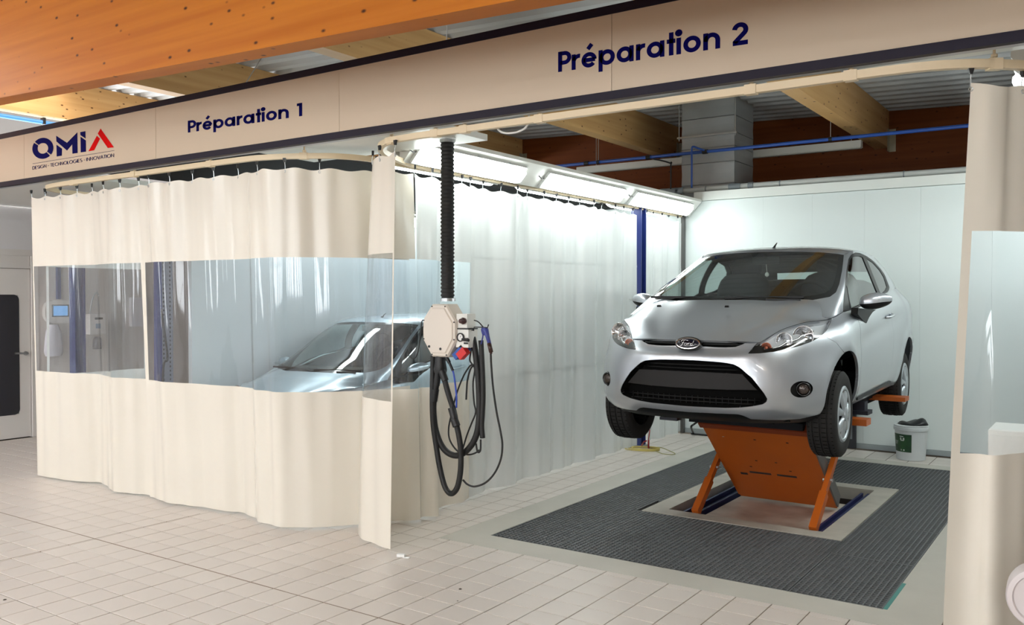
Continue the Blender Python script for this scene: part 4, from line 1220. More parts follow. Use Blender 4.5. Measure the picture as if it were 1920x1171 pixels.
# badge
bc = np.array((0, -.712, .773)); bt = unit((0, .32, 1)); bn = unit(np.cross((1, 0, 0), bt)); bn = bn if bn[1] < 0 else -bn
def oval(a, b, d, n=36): return [bc + np.array((1, 0, 0)) * a * math.cos(2 * math.pi * k / n) + bt * b * math.sin(2 * math.pi * k / n) + bn * d for k in range(n)]
def oval_stack(rings):
    m = MB(); V = [p for r in rings for p in oval(*r)]; n = 36
    F = [(i * n + k, i * n + (k + 1) % n, (i + 1) * n + (k + 1) % n, (i + 1) * n + k) for i in range(len(rings) - 1) for k in range(n)]
    F.append(tuple((len(rings) - 1) * n + k for k in range(n)))
    return m.add(V, F)
bd = oval_stack([(.092, .046, -.02), (.092, .046, .006), (.086, .041, .010)]).obj('badge', M_gblk, car, smooth=True, angle=35)
oval_stack([(.084, .0395, .008), (.083, .0385, .014), (.077, .0335, .0145), (.075, .032, .011)]).obj('rim', M_chrome, bd, smooth=True, angle=50)
oval_stack([(.075, .032, .010), (.073, .030, .0125), (.03, .012, .014)]).obj('field', mat('badge_field', (14, 14, 30), rough=.15), bd, smooth=True)
script = [[(-.75, .18), (-.62, .42), (-.3, .46), (.0, .40)], [(-.42, .42), (-.52, .0), (-.66, -.38), (-.82, -.36), (-.84, -.2)], [(-.62, .05), (-.35, .08)],
          [(-.26, -.02), (-.34, -.22), (-.22, -.34), (-.08, -.2), (-.12, -.02), (-.26, -.02)], [(-.08, -.05), (.04, -.06), (.08, .0), (.04, -.32)], [(.06, -.12), (.16, .02), (.24, -.02)],
          [(.50, -.02), (.36, -.06), (.30, -.26), (.42, -.34), (.54, -.18)], [(.66, .42), (.56, .0), (.54, -.28), (.66, -.32), (.74, -.22)]]
m = MB()
for st in script:
    m.tube(smooth_path([bc + np.array((1, 0, 0)) * x * .062 + bt * y * .046 + bn * .0155 for x, y in st], 5), .0022, 6)
m.obj('script', M_chrome, bd, smooth=True)

# wipers, washer jets, aerial
for u0, u1, v0, v1, w0, w1 in ((-.62, -.02, .10, .12, 1.078, 1.075), (-.02, .52, .05, .14, 1.072, 1.078)):
    m = MB(); m.bar((u0, v0, w0), (u1, v1, w1), .014, .016); m.bar((u0 + .30, v0 + .0, w0 - .012), (u1 - .0, v1 - .09, w1 - .02), .016, .014); m.obj('wiper', M_trimblk, car)
for px, py in ((1236, 571), (1363, 572)):
    u = -.30 if px < 1300 else .13
    q = c_on(px, py + 3, 0, u)
    m = MB(); m.prism([(-.012, 0), (.014, 0), (.010, .010), (.0, .014)], lambda p: (q[0] - .012, q[1] - p[0], q[2] + p[1] - .004), lambda p: (q[0] + .012, q[1] - p[0], q[2] + p[1] - .004)); m.obj('washer_jet', M_trimblk, car)
m = MB(); m.tube([(0, 1.20, 1.485), (0.004, 1.24, 1.515), (.006, 1.27, 1.532)], [.012, .006, .004], 8); m.obj('aerial', M_trimblk, car, smooth=True)

# door mirrors
def mirror(sx):
    c = np.array((.912, .60, 1.051))
    A_, B_, C_ = .106, .075, .060
    def pt(th, ph):
        x = math.cos(ph) * math.cos(th); y = math.cos(ph) * math.sin(th); z = math.sin(ph)
        sg = lambda t, e: math.copysign(abs(t) ** e, t)
        x, y, z = sg(x, .75), sg(y, .8), sg(z, .85)
        tap = 1 - .30 * max(0, x)
        return (sx * (c[0] + A_ * x), c[1] + B_ * y * tap + .03 * x, c[2] + C_ * z * tap + (.012 * x if z > 0 else .010 * x))
    def patch(p0, p1): return [[pt(th, ph) for th in np.linspace(0, 2 * math.pi, 29)] for ph in np.linspace(p0, p1, 9)]
    mr = MB().grid(patch(-.22, 1.57), flip=sx > 0).obj('door_mirror', M_paint, car, smooth=True)
    MB().grid(patch(-1.57, -.22), flip=sx > 0).obj('lower_shell', M_trimblk, mr, smooth=True)
    m = MB(); Q_ = [c_on(px, py, 0, .838)[1:] for px, py in ((1607, 577), (1624, 579), (1641, 580), (1634, 585), (1628, 594), (1622, 607), (1614, 598), (1606, 588))]
    m.prism(Q_, lambda p: (sx * .80, p[0], p[1]), lambda p: (sx * .846, p[0], p[1])); m.obj('arm', M_trimblk, mr)
    m = MB(); m.box(min(sx * (c[0] + .02), sx * (c[0] + .10)), max(sx * (c[0] + .02), sx * (c[0] + .10)), c[1] - .062, c[1] - .050, c[2] - .008, c[2] + .012); m.obj('repeater', M_lens, mr)
mirror(1); mirror(-1)
# door handles, belt mouldings, sill strips
for sx in (1, -1):
    m = MB(); m.tube(smooth_path([(sx * .842, 1.40, .915), (sx * .872, 1.43, .918), (sx * .876, 1.52, .925), (sx * .872, 1.60, .931), (sx * .842, 1.63, .933)], 4), .011, 8); m.obj('door_handle', M_paint, car, smooth=True)
    m = MB(); m.tube([(sx * .752, .28, .975), (sx * .773, .55, .998), (sx * .780, .9, 1.03), (sx * .779, 1.3, 1.066), (sx * .775, 1.70, 1.103)], .009, 6); m.obj('belt_moulding', M_trimblk, car, smooth=True)
    m = MB(); m.bar((sx * .815, .45, .352), (sx * .822, 1.75, .365), .012, .02); m.obj('sill_strip', M_trimblk, car)
# underbody and wheel housings
m = MB(); m.box(-.60, .60, -.52, 2.95, .285, .40); m.box(-.745, .745, .42, 2.05, .30, .42); m.box(-.50, .50, -.52, -.2, .262, .30)
m.obj('underbody', M_under, car)
for v in (-.03, 2.46):
    for sx in (1, -1):
        m = MB(); m.lathe([(.345, .0), (.345, .40)], 28, (sx * .755, v, .385), (-sx, 0, 0), caps=False)
        m.lathe([(.345, .40), (.01, .40)], 28, (sx * .755, v, .385), (-sx, 0, 0), caps=False)
        vs = m.v; m.f = [f for f in m.f if min(vs[i][2] for i in f) > .31]; m.m = [0] * len(m.f)
        m.obj('wheel_housing', M_under, car)
# interior
m = MB(); dg = []
for v, w in ((.02, .98), (.30, 1.035), (.50, 1.05), (.66, 1.02), (.72, .92), (.70, .70)):
    dg.append([(u, v + .06 * (u / .7) ** 2, w - .02 * (u / .7) ** 2) for u in np.linspace(-.70, .70, 13)])
m.grid(dg); m.obj('dashboard', mat('dashboard_grey', (52, 54, 56), rough=.8), car, smooth=True)
m = MB(); sc = np.array((.36, .86, 1.03)); sa = unit((0, .42, 1)); sb = np.array((1.0, 0, 0))
st = m.tube([sc + .18 * (math.cos(t) * sb + math.sin(t) * sa) for t in np.linspace(0, 2 * math.pi, 33)[:-1]], .014, 8, closed=True)
m.tube([sc - sb * .17, sc, sc + sb * .17], [.014, .03, .014], 6); m.tube([sc - sa * .17, sc], [.014, .03], 6); m.tube([sc, sc + np.array((0, -.22, -.06))], .03, 8)
m.obj('steering_wheel', M_trimblk, car, smooth=True)
def cushion(m, c, size, ax=None, p=2.6, n=10):
    """superellipsoid cushion"""
    ax = ax or ((1, 0, 0), (0, 1, 0), (0, 0, 1)); ax = [unit(a) for a in ax]; c = np.array(c, float)
    sg = lambda t, e: math.copysign(abs(t) ** e, t); e = 2.0 / p
    Gd = []
    for ph in np.linspace(-math.pi / 2, math.pi / 2, n + 1):
        Gd.append([c + ax[0] * size[0] / 2 * sg(math.cos(ph), e) * sg(math.cos(th), e) + ax[1] * size[1] / 2 * sg(math.cos(ph), e) * sg(math.sin(th), e) + ax[2] * size[2] / 2 * sg(math.sin(ph), e) for th in np.linspace(0, 2 * math.pi, 2 * n + 1)])
    m.grid(Gd)
for sx in (1, -1):
    tl = unit((0, .30, 1)); bk = unit((0, 1, -.30))
    m = MB(); cushion(m, (sx * .37, 1.15, .66), (.50, .52, .18), p=4); s_ = m.obj('front_seat', M_seat, car, smooth=True)
    m = MB(); cushion(m, (sx * .37, 1.52, .98), (.48, .14, .64), ((1, 0, 0), bk, tl), p=4); m.obj('backrest', M_seat, s_, smooth=True)
    m = MB(); cushion(m, (sx * .37, 1.66, 1.345), (.26, .10, .17), ((1, 0, 0), bk, tl), p=4); m.obj('headrest', M_seat, s_, smooth=True)
m = MB(); cushion(m, (0, 2.1, .70), (1.2, .5, .2), p=5); rs = m.obj('rear_seat', M_seat, car, smooth=True)
m = MB(); cushion(m, (0, 2.42, .98), (1.2, .14, .55), ((1, 0, 0), (0, 1, -.3), (0, .3, 1)), p=5); m.obj('backrest', M_seat, rs, smooth=True)
m = MB(); m.box(-.11, .11, .98, 1.0, 1.345, 1.405); m.tube([(0, .97, 1.42), (0, .99, 1.39)], .012, 6); m.obj('inner_mirror', M_trimblk, car)
m = MB(); m.tube([(.0, .99, 1.345), (.005, .995, 1.28)], .0025, 5); m.lathe([(.001, -.02), (.014, -.012), (.017, 0), (.012, .014), (.001, .02)], 10, (.005, .995, 1.262)); m.obj('hanging_charm', mat('charm_white', (220, 220, 214), rough=.5), car, smooth=True)
m = MB(); q = [c_on(1262, 528, 0, -.60), c_on(1272, 525, 0, -.60), c_on(1266, 532, 0, -.60), c_on(1257, 534, 0, -.60)]
for dy in (0, 8.5):
    q = []
    for px, py in ((1262, 525), (1271, 524), (1265, 531), (1256, 531)):
        x, y = px - dy * .95, py + dy
        d = c_ray(x, y); P0 = np.array((-.705, .07, 1.0)); e1 = np.array((-.578, 1.10, 1.416)) - P0; e2 = np.array((.7, -.12, .01)); nn = np.cross(e1, e2)
        t_ = ((P0 - _CC) @ nn) / (d @ nn); q.append(_CC + d * t_)
    m.add(q, [(0, 1, 2, 3)])
m.obj('windscreen_sticker', mat('sticker_green', (120, 190, 170), rough=.5), car)

# wheels
M_tyre = mat('tyre_rubber', (24, 22, 21), rough=.82, bump=.15, bscale=30)
M_hub = mat('wheel_cover_silver', (176, 182, 188), rough=.32, metal=.6)
def wheel(u, v, sx):
    R0, wd = .292, .19
    c = np.array((u, v, R0)); ax = np.array((sx, 0, 0.0))
    prof = [(.185, -.085), (.20, -.093), (.245, -.097), (.272, -.090), (.286, -.078)]
    for h in (-.046, 0.0, .046):
        prof += [(R0 - .001, h - .0055), (R0 - .009, h - .004), (R0 - .009, h + .004), (R0 - .001, h + .0055)]
    prof += [(.286, .078), (.272, .090), (.245, .097), (.20, .093), (.185, .085)]
    m = MB(); m.lathe(prof, 56, c, ax, caps=False); t = m.obj('wheel', M_tyre, car, smooth=True, angle=28)
    # lateral sipes on the tread shoulders
    m = MB()
    for k in range(56):
        a = 2 * math.pi * k / 56; d = np.array((0, math.cos(a), math.sin(a))); tg = np.array((0, -math.sin(a), math.cos(a)))
        for h in (-.063, -.024, .024, .063): m.obox(c + ax * h + d * (R0 - .0016 - (.004 if abs(h) > .05 else 0)), (.028, .0045, .004), (ax, tg, d))
    o = m.obj('tread_sipes', M_under, t); o['kind'] = 'stuff'
    m = MB(); m.lathe([(.187, .060), (.190, .083), (.178, .089), (.170, .086), (.164, .079), (.001, .079)], 40, c, ax, caps=False); m.obj('rim_well', M_trimblk, t, smooth=True, angle=40)
    m = MB(); m.lathe([(.188, .080), (.190, .090), (.180, .097), (.166, .095), (.160, .088)], 40, c, ax, caps=False)
    m.obj('wheel_cover', M_hub, t, smooth=True, angle=40)
    ns = 7
    for k in range(ns):
        a = 2 * math.pi * k / ns + .2
        d = np.array((0, math.cos(a), math.sin(a))); tg = np.array((0, -math.sin(a), math.cos(a)))
        m = MB(); rows = []
        for r, hw, h in ((.03, .016, .104), (.06, .020, .104), (.10, .025, .100), (.14, .031, .096), (.168, .040, .090)):
            rows.append([c + d * r + tg * s * hw + ax * (h - (.012 if abs(s) == 1 else 0) - (.018 if abs(s) > 1 else 0)) for s in (-1.06, -1, -.55, 0, .55, 1, 1.06)])
        m.grid(rows, flip=sx < 0); m.obj('spoke', M_hub, t, smooth=True, angle=50)
    m = MB(); m.lathe([(.048, .088), (.046, .108), (.03, .114), (.001, .116)], 24, c, ax, caps=False); m.obj('hub_cap', M_hub, t, smooth=True, angle=40)
for u, v in ((.732, 0), (.732, 2.475)):
    wheel(u, v, 1); wheel(-u, v, -1)

# ================================================================== SECOND CAR, BEHIND THE CURTAIN
def second_car():
    c2 = car.copy(); COL.objects.link(c2)
    c2.location = (-6.83, 6.31, -0.095); c2.rotation_euler = (0, 0, math.radians(6.5))
    c2['label'] = 'pale blue silver hatchback parked behind the clear curtain window'
    paint2 = mat_paint('pale_blue_silver_paint', (172, 188, 198))
    done = {}
    def defo(me):
        """another body: lower bonnet and taller windscreen"""
        if me.name in done: return done[me.name]
        n = me.copy()
        co = np.empty(len(n.vertices) * 3); n.vertices.foreach_get('co', co); co = co.reshape(-1, 3)
        f = np.clip((1.15 - co[:, 1]) / .85, 0, 1); f = f * f * (3 - 2 * f)
        co[:, 2] -= .105 * np.clip((co[:, 2] - .55) / .45, 0, 1) * f
        n.vertices.foreach_set('co', co.ravel()); n.update()
        for i, q in enumerate(n.materials):
            if q == M_paint: n.materials[i] = paint2
        done[me.name] = n
        return n
    skip = ('washer_jet', 'badge', 'hanging_charm', 'windscreen_sticker')
    for ch in list(car.children):
        if ch.name.split('.')[0] in skip: continue
        k = ch.copy(); COL.objects.link(k); k.parent = c2
        wheel_ = ch.name.startswith('wheel') and not ch.name.startswith('wheel_housing')
        if wheel_: k.location.z += .095
        else: k.data = defo(ch.data)
        for g_ in list(ch.children):
            q = g_.copy(); COL.objects.link(q); q.parent = k
            if not wheel_: q.data = defo(g_.data)
second_car()

# ================================================================== LIFT
M_or = mat('lift_orange', (178, 86, 18), rough=.42, var=.08, scale=3)
M_lnavy = mat('lift_navy', (34, 40, 82), rough=.5, spec=.3)
m = MB()
ox0, ox1, oy0, oy1 = -2.966, -1.497, 6.066, 7.958; ix0, ix1, iy0, iy1 = -2.81, -1.66, 6.215, 7.80
m.box(ox0, ix0, oy0, oy1, -.10, .001); m.box(ix1, ox1, oy0, oy1, -.10, .001); m.box(ix0, ix1, oy0, iy0, -.10, .001); m.box(ix0, ix1, iy1, oy1, -.10, .001)
struct(m.obj('floor_lift_frame', mat('lift_frame_cement', (186, 180, 168), rough=.65, var=.22, scale=5)))
m = MB(); m.box(ix0 - .01, ix1 + .01, iy0 - .01, iy1 + .01, -.22, -.19)
m.box(ix0 - .012, ix0, iy0, iy1, -.19, -.10); m.box(ix1, ix1 + .012, iy0, iy1, -.19, -.10); m.box(ix0, ix1, iy1, iy1 + .012, -.19, -.10); m.box(ix0, ix1, iy0 - .012, iy0, -.19, -.10)
struct(m.obj('floor_lift_well', mat('lift_well_brown', (52, 42, 38), rough=.8)))
lift = thing('car_lift', 'orange tilting-plate car lift raised from its pit under the silver hatchback', 'car lift', (-2.15, 6.9, 0))
MB().box(-2.56, -1.76, iy0 + .01, 7.28, -.19, -.03).obj('base_plate', mat('lift_base_plate', (198, 190, 178), rough=.5, var=.25, scale=3.5, var2=(150, 128, 112)), lift)
for x0, x1 in ((-2.715, -2.60), (-1.745, -1.675)):
    m = MB(); m.box(x0, x1, iy0 + .10, iy1 - .25, -.19, -.045); m.obj('guide_rail', M_lnavy, lift)
    m = MB(); m.box(x0, x0 + .018, iy0 + .02, iy1 - .1, -.045, -.012); m.box(x1 - .018, x1, iy0 + .02, iy1 - .1, -.045, -.012); m.obj('rail_lip', M_lnavy, lift)
# the big plate leans towards the viewer
pb, pt = np.array((7.02, -.01)), np.array((6.20, .678)); pd = unit(pt - pb); pn = np.array((-pd[1], pd[0])); pn = pn if pn[0] < 0 else -pn
def PL(x, s, q): w = pb + (pt - pb) * s + pn * q; return (x, w[0], w[1])
def pl_box(x0, x1, s0, s1, q0, q1):
    V = [PL(x, s, q) for q in (q0, q1) for (x, s) in ((x0, s0), (x1, s0), (x1, s1), (x0, s1))]
    return MB().add(V, [(3, 2, 1, 0), (4, 5, 6, 7), (0, 1, 5, 4), (1, 2, 6, 5), (2, 3, 7, 6), (3, 0, 4, 7)])
pl_box(-2.535, -1.765, 0, 1, -.012, 0).obj('tilt_plate', M_or, lift)
pl_box(-2.545, -2.530, .02, .98, -.10, 0.0).obj('side_flange', M_or, lift)
pl_box(-1.770, -1.752, .02, .98, -.10, 0.0).obj('side_flange', mat('grey_flange', (88, 86, 84), rough=.5), lift)
pl_box(-2.56, -1.74, .97, 1.02, -.05, .012).obj('top_edge', mat('lift_orange_dark', (120, 48, 16), rough=.5), lift)
def on_pl(px, py):
    d = ray(px, py); n3 = np.array((0, pn[0], pn[1])); p0 = np.array((0, pb[0], pb[1])); t = ((p0 - _C) @ n3) / (d @ n3); p = _C + d * t
    s = (np.array((p[1], p[2])) - pb) @ (pt - pb) / ((pt - pb) @ (pt - pb)); return p[0], s
for (a, b, th, nm) in (((1405.5, 884), (1446, 888.5), .012, 'slot'), ((1457, 890), (1494, 894), .012, 'slot'), ((1389, 886.5), (1402, 887.5), .014, 'slot')):
    xa, sa_ = on_pl(*a); xb, sb_ = on_pl(*b); pl_box(xa, xb, (sa_ + sb_) / 2 - th, (sa_ + sb_) / 2 + th, -.004, .0006).obj(nm, M_dark, lift)
for (px, py) in ((1415, 824), (1476, 830), (1418, 863), (1455, 867), (1408, 874), (1482, 883)):
    x, s = on_pl(px, py); pl_box(x - .009, x + .009, s - .006, s + .006, -.004, .0006).obj('bolt_hole', M_dark, lift)
x, s = on_pl(1356, 818); pl_box(x - .008, x + .008, s - .004, s + .004, -.004, .0006).obj('bolt', M_steel, lift)
for x in (-2.597, -1.728):
    m = MB(); m.bar((x, 6.225, .0), (x, 6.50, .205), .052, .062); m.bar((x, 6.49, .200), (x, 7.06, .63), .036, .050); m.obj('strut', M_or, lift)
    m = MB(); m.tube([(x - .035, 6.60, .285), (x + .035, 6.60, .285)], .012, 8); m.obj('pin', M_steel, lift)
# deck and swing pads below the car floor
m = MB(); m.box(-2.62, -1.78, 6.15, 8.6, .695, .745); m.box(-2.70, -2.45, 6.3, 8.4, .745, .80); m.box(-1.98, -1.75, 6.3, 8.4, .745, .80); m.obj('deck', mat('lift_deck_black', (14, 14, 20), rough=.7, spec=.2), lift)
m = MB(); m.box(-1.78, -1.53, 6.95, 7.10, .735, .765); m.box(-1.78, -1.56, 6.98, 7.08, .765, .83); m.obj('pad_block', mat('lift_black', (26, 27, 40), rough=.6), lift)
for (y0, y1, x1, z0, z1) in ((6.66, 6.80, -1.475, .692, .738), (8.12, 8.30, -1.485, .724, .760)):
    m = MB(); m.box(-1.80, x1, y0, y1, z0, z1); m.obj('support_arm', M_or, lift)
m = MB(); m.box(-2.63, -2.50, 5.66, 5.74, .765, .785); m.box(-2.60, -2.48, 5.67, 5.73, .785, .83); m.obj('pad_block', mat('lift_black', (26, 27, 40), rough=.6), lift)

# ================================================================== POSTS
def post(x, y, h, label, perf=False, w=.12):
    t = thing('steel_post', label, 'post', (x, y, 0))
    m = MB(); m.box(x - w / 2, x + w / 2, y - w / 2, y - w / 2 + .012, 0.012, h); m.box(x - w / 2, x + w / 2, y + w / 2 - .012, y + w / 2, 0.012, h); m.box(x - .006, x + .006, y - w / 2 + .012, y + w / 2 - .012, 0.012, h)
    m.obj('beam', M_navy, t)
    MB().box(x - w * .75, x + w * .75, y - w * .75, y + w * .75, 0.001, .012).obj('base_plate', mat('grey_plate', (120, 122, 126), rough=.5), t)
    return t
post(-4.30, 8.71, 2.59, 'navy blue steel post between the two white side curtains')
post(-9.6, 5.38, 2.65, 'navy blue steel post seen through the clear curtain beside the control panel')
t = thing('steel_post', 'navy perforated upright standing just past the first clear curtain', 'post', (-8.15, 5.5, 0))
MB().box(-8.19, -8.13, 5.40, 5.455, 0.0, 2.6).obj('beam', M_navy, t)
MB().box(-8.175, -8.155, 5.455, 5.60, 0.0, 2.6).obj('perforated_web', mat('perforated_grey', (120, 124, 140), rough=.45), t)
m = MB()
for k in range(56):
    for y in (5.49, 5.565): m.box(-8.1552, -8.1535, y - .006, y + .006, .08 + k * .045, .10 + k * .045)
o = m.obj('perforations', M_dark, t); o['kind'] = 'stuff'
m = MB(); m.tube(smooth_path([(-8.14, 5.45, 1.5), (-8.10, 5.47, 1.2), (-8.11, 5.50, .98), (-8.12, 5.46, .9), (-8.13, 5.44, .3)], 6), .012, 8); m.obj('cable', M_black, t, smooth=True)
m = MB(); m.box(-4.30, -4.262, 9.835, 9.885, 0, 2.62)
tag(m.obj('corner_profile', mat('dark_grey_profile', (84, 84, 82), rough=.45)), 'slim dark grey corner profile where the side curtain meets the rear wall', 'post')

# ================================================================== DUCT, PIPES, BACK TROUGHS
M_galv = mat('galvanised_duct', (172, 176, 178), rough=.42, metal=.35, var=.12, scale=2.5)
duct = thing('air_duct', 'galvanised square air duct rising behind the rear wall', 'duct', (-4.07, 10.4, 2.9))
zz = [2.60, 2.98, 3.24, 3.42, 3.58, 3.78, 4.02]
for a, b in zip(zz[:-1], zz[1:]):
    m = MB(); x0, x1, y0, y1 = -4.41, -3.74, 10.10, 10.75; e = .004
    zm = (a + b) / 2
    for (za, zb, k0, k1) in ((a + .003, zm, 0, e), (zm, b - .003, e, 0)):
        V = [(x0 + k, y0 - 0 + (k if True else 0), z) if c == 0 else (x1 - k, y0 + k, z) if c == 1 else (x1 - k, y1 - k, z) if c == 2 else (x0 + k, y1 - k, z) for (z, k) in ((za, k0), (zb, k1)) for c in range(4)]
        m.add(V, [(0, 1, 5, 4), (1, 2, 6, 5), (2, 3, 7, 6), (3, 0, 4, 7)])
    m.obj('section', M_galv, duct)
m = MB(); m.box(-4.45, -3.70, 10.05, 10.09, 3.555, 3.575); m.obj('support_rail', M_steel, duct)
for x in (-4.43, -3.72):
    m = MB(); m.tube([(x, 10.07, 3.53), (x, 10.07, 3.97)], .005, 6); m.obj('threaded_rod', M_steel, duct)
M_blue = mat('blue_air_pipe', (44, 84, 168), rough=.35)
t = thing('air_pipe', 'blue compressed-air pipe crossing in front of the dark girder', 'pipe', (-4.2, 9.99, 3.36))
m = MB(); m.tube([(-7.2, 10.0, 3.36), (1.5, 10.0, 3.36)], .020, 10); m.obj('pipe', M_blue, t, smooth=True)
for px, y1, z1 in ((1122, 10.0, 3.70), (1557, 10.0, 3.62)):
    x = on_plane(px, 290, 1, 10.0)[0]
    m = MB(); m.tube([(x, y1, 3.38), (x, y1, ROOF(x))], .004, 6); m.obj('hanger_rod', M_steel, t)
    m = MB(); m.lathe([(.021, -.018), (.027, -.018), (.027, .018), (.021, .018)], 12, (x, 10.0, 3.36), (1, 0, 0), caps=False); m.obj('clip', M_black, t)
for px in (1100, 1216, 1322):
    x = on_plane(px, 295, 1, 10.0)[0]
    m = MB(); m.lathe([(.021, -.03), (.029, -.03), (.029, .03), (.021, .03)], 12, (x, 10.0, 3.36), (1, 0, 0), caps=False); m.obj('fitting', M_black, t)
xd = on_plane(1297, 310, 1, 9.93)[0]; xf = on_plane(1322, 285, 1, 10.0)[0]
m = MB(); m.tube(smooth_path([(xf, 9.98, 3.37), (xf - .07, 9.95, 3.40), (xd + .02, 9.93, 3.42), (xd, 9.93, 3.39), (xd, 9.93, 3.2), (xd, 9.93, 2.93)], 6), .012, 8); m.obj('drop', M_blue, t, smooth=True)
x2 = on_plane(1261, 310, 1, 10.0)[0]; x1 = on_plane(1225, 300, 1, 10.0)[0]
m = MB(); m.tube(smooth_path([(x1, 9.99, 3.33), (x1 + .12, 9.97, 3.30), (x2, 9.95, 3.25), (x2, 9.95, 3.22), (x2, 9.95, 2.7)], 5), .009, 8); m.obj('drop', M_black, t, smooth=True)
t = thing('drain_pipe', 'pale grey plastic pipe lying along the top of the rear wall', 'pipe', (-3.0, 9.98, 2.9))
M_pvc = mat('grey_plastic_pipe', (196, 200, 198), rough=.3)
m = MB(); m.tube([(-5.6, 9.975, 2.912), (1.2, 9.975, 2.912)], .033, 12); m.obj('pipe', M_pvc, t, smooth=True)
for px, l in ((1255, .12), (1275, .05), (1378, .07), (1408, .03)):
    x = on_plane(px, 352, 1, 9.97)[0]
    m = MB(); m.lathe([(.034, -l), (.041, -l), (.041, l), (.034, l)], 14, (x, 9.975, 2.912), (1, 0, 0), caps=False); m.obj('coupling', mat('pipe_grey', (128, 136, 142), rough=.4), t, smooth=True, angle=40)
for px in (1324, 1463, 1695):
    x = on_plane(px, 345, 1, 9.97)[0]
    m = MB(); m.lathe([(.034, -.006), (.038, -.006), (.038, .006), (.034, .006)], 14, (x, 9.975, 2.912), (1, 0, 0), caps=False); m.box(x - .005, x + .005, 9.96, 9.985, 2.868, 2.882); m.obj('clip', mat('pipe_grey', (128, 136, 142)), t)
for x0, x1, lab in ((-6.4, -4.48, 'unlit white ceiling trough on the dark girder left of the air duct'), (-4.36, -2.51, 'unlit white ceiling trough on the dark girder right of the air duct')):
    t = thing('ceiling_trough', lab, 'lamp', ((x0 + x1) / 2, 11.0, 3.42))
    m = MB(); m.prism([(-.05, 0), (.05, 0), (.04, .085), (-.04, .085)], lambda p: (x0, 11.0 + p[0], 3.40 + p[1]), lambda p: (x1, 11.0 + p[0], 3.40 + p[1])); m.obj('housing', M_whitebox, t)
    MB().box(x0 + .01, x1 - .01, 10.965, 11.035, 3.39, 3.3995).obj('diffuser', mat('unlit_diffuser', (206, 206, 200), rough=.4), t)
    for x in (x0 + .3, x1 - .12): m = MB(); m.tube([(x, 11.0, 3.485), (x, 11.0, ROOF(x))], .004, 6); m.obj('hanger', M_steel, t)
# suspension wires of the light box and fascia
for (a, b, lab) in (((-4.12, 5.10, 2.776), (-3.45, 4.35, 3.9), 'thin steel stay wire holding the white light box'), ((-5.1, 4.04, 3.05), (-5.25, 4.5, 3.6), 'thin steel stay wire between fascia and pale purlin')):
    t = thing('stay_wire', lab, 'wire', a)
    a_, b_ = np.array(a), np.array(b)
    m = MB(); m.tube([a_, b_], .0035, 6); m.obj('wire', M_steel, t)
    m = MB(); m.lathe([(.012, 0), (.014, .01), (.005, .02)], 10, a_, (0, 0, 1)); m.obj('eye_bolt', M_steel, t)
t = tag(MB().tube(smooth_path([(-2.93, 4.10, 2.625), (-2.92, 4.10, 2.59), (-2.88, 4.10, 2.555), (-2.80, 4.10, 2.545), (-2.73, 4.10, 2.56), (-2.70, 4.10, 2.60), (-2.70, 4.10, 2.63)], 5), .006, 8).obj('looped_cable', mat('white_cable', (214, 214, 212), rough=.5), smooth=True), 'white cable looped over the cream curtain rail', 'cable')
t = thing('air_pipe', 'blue air pipe under the purlin above the logo', 'pipe', (-10.6, 5.5, 3.72))
m = MB(); m.tube([(-10.62, 3.3, 3.715), (-10.62, 11.0, 3.715)], .026, 10); m.obj('pipe', mat('light_blue_pipe', (70, 140, 214), rough=.35), t, smooth=True)
for y in (4.2, 5.55, 7.0):
    m = MB(); m.box(-10.655, -10.585, y - .015, y + .015, 3.69, 3.77); m.obj('clip', M_black, t)

# ================================================================== HOSE DROP WITH SERVICE BOX
HY = 4.50
def H(px, py, y=HY): return on_plane(px, py, 1, y)
def H4(a, b, y=HY): return H(780 + a / 4.04, 660 + b / 4.04, y)
hx, hy_ = H(839, 400)[0], HY
t = thing('corrugated_hose', 'black corrugated hose hanging from the plenum down to the cream service box', 'hose', (hx, HY, 1.58))
prof = []; z = 1.60
while z < 2.645:
    prof += [(.040, z), (.0455, z + .006), (.0455, z + .013), (.040, z + .019)]; z += .025
m = MB(); m.lathe(prof, 22, (hx, HY, 0), (0, 0, 1)); m.obj('bellows', M_rubber, t, smooth=True, angle=50)
for z in (1.605, 2.635):
    m = MB(); m.lathe([(.0462, z - .01), (.0485, z - .01), (.0485, z + .01), (.0462, z + .01)], 22, (hx, HY, 0), (0, 0, 1), caps=False); m.box(hx + .045, hx + .065, HY - .012, HY + .002, z - .009, z + .009); m.obj('clamp', M_steel, t)
m = MB(); m.lathe([(.06, 2.650), (.055, 2.659)], 20, (hx, HY, 0), (0, 0, 1)); m.obj('ceiling_collar', M_whitebox, t)
M_boxc = mat('service_box_cream', (222, 212, 200), rough=.4)
bx = thing('service_box', 'cream octagonal service box hanging on the corrugated hose', 'service box', (hx - .03, HY, 1.24))
oc = np.array((H(822, 620, 4.44)[0], 1.405)); hw, hh_ = .138, .172
octp = [(-.45, 1), (.42, 1), (1, .36), (1, -.36), (.50, -1), (-.45, -1), (-1, -.36), (-1, .42)]
def octo(k, y): return [(oc[0] + x * hw * k, y, oc[1] + z_ * hh_ * k) for x, z_ in octp]
rings = [octo(1, 4.565), octo(1.0, 4.46), octo(.95, 4.445), octo(.86, 4.443), octo(.82, 4.436)]
V = [p for r in rings for p in r]; F = [tuple(range(8))] + [tuple(range(32, 40))[::-1]]
for i in range(4): F += [(i * 8 + k, i * 8 + (k + 1) % 8, (i + 1) * 8 + (k + 1) % 8, (i + 1) * 8 + k) for k in range(8)]
MB().add(V, F).obj('casing', M_boxc, bx)
for x, z_ in octp:
    m = MB(); m.lathe([(.005, 0), (.004, .004)], 8, (oc[0] + x * hw * .91, 4.4442, oc[1] + z_ * hh_ * .91), (0, -1, 0)); m.obj('screw', M_black, bx)
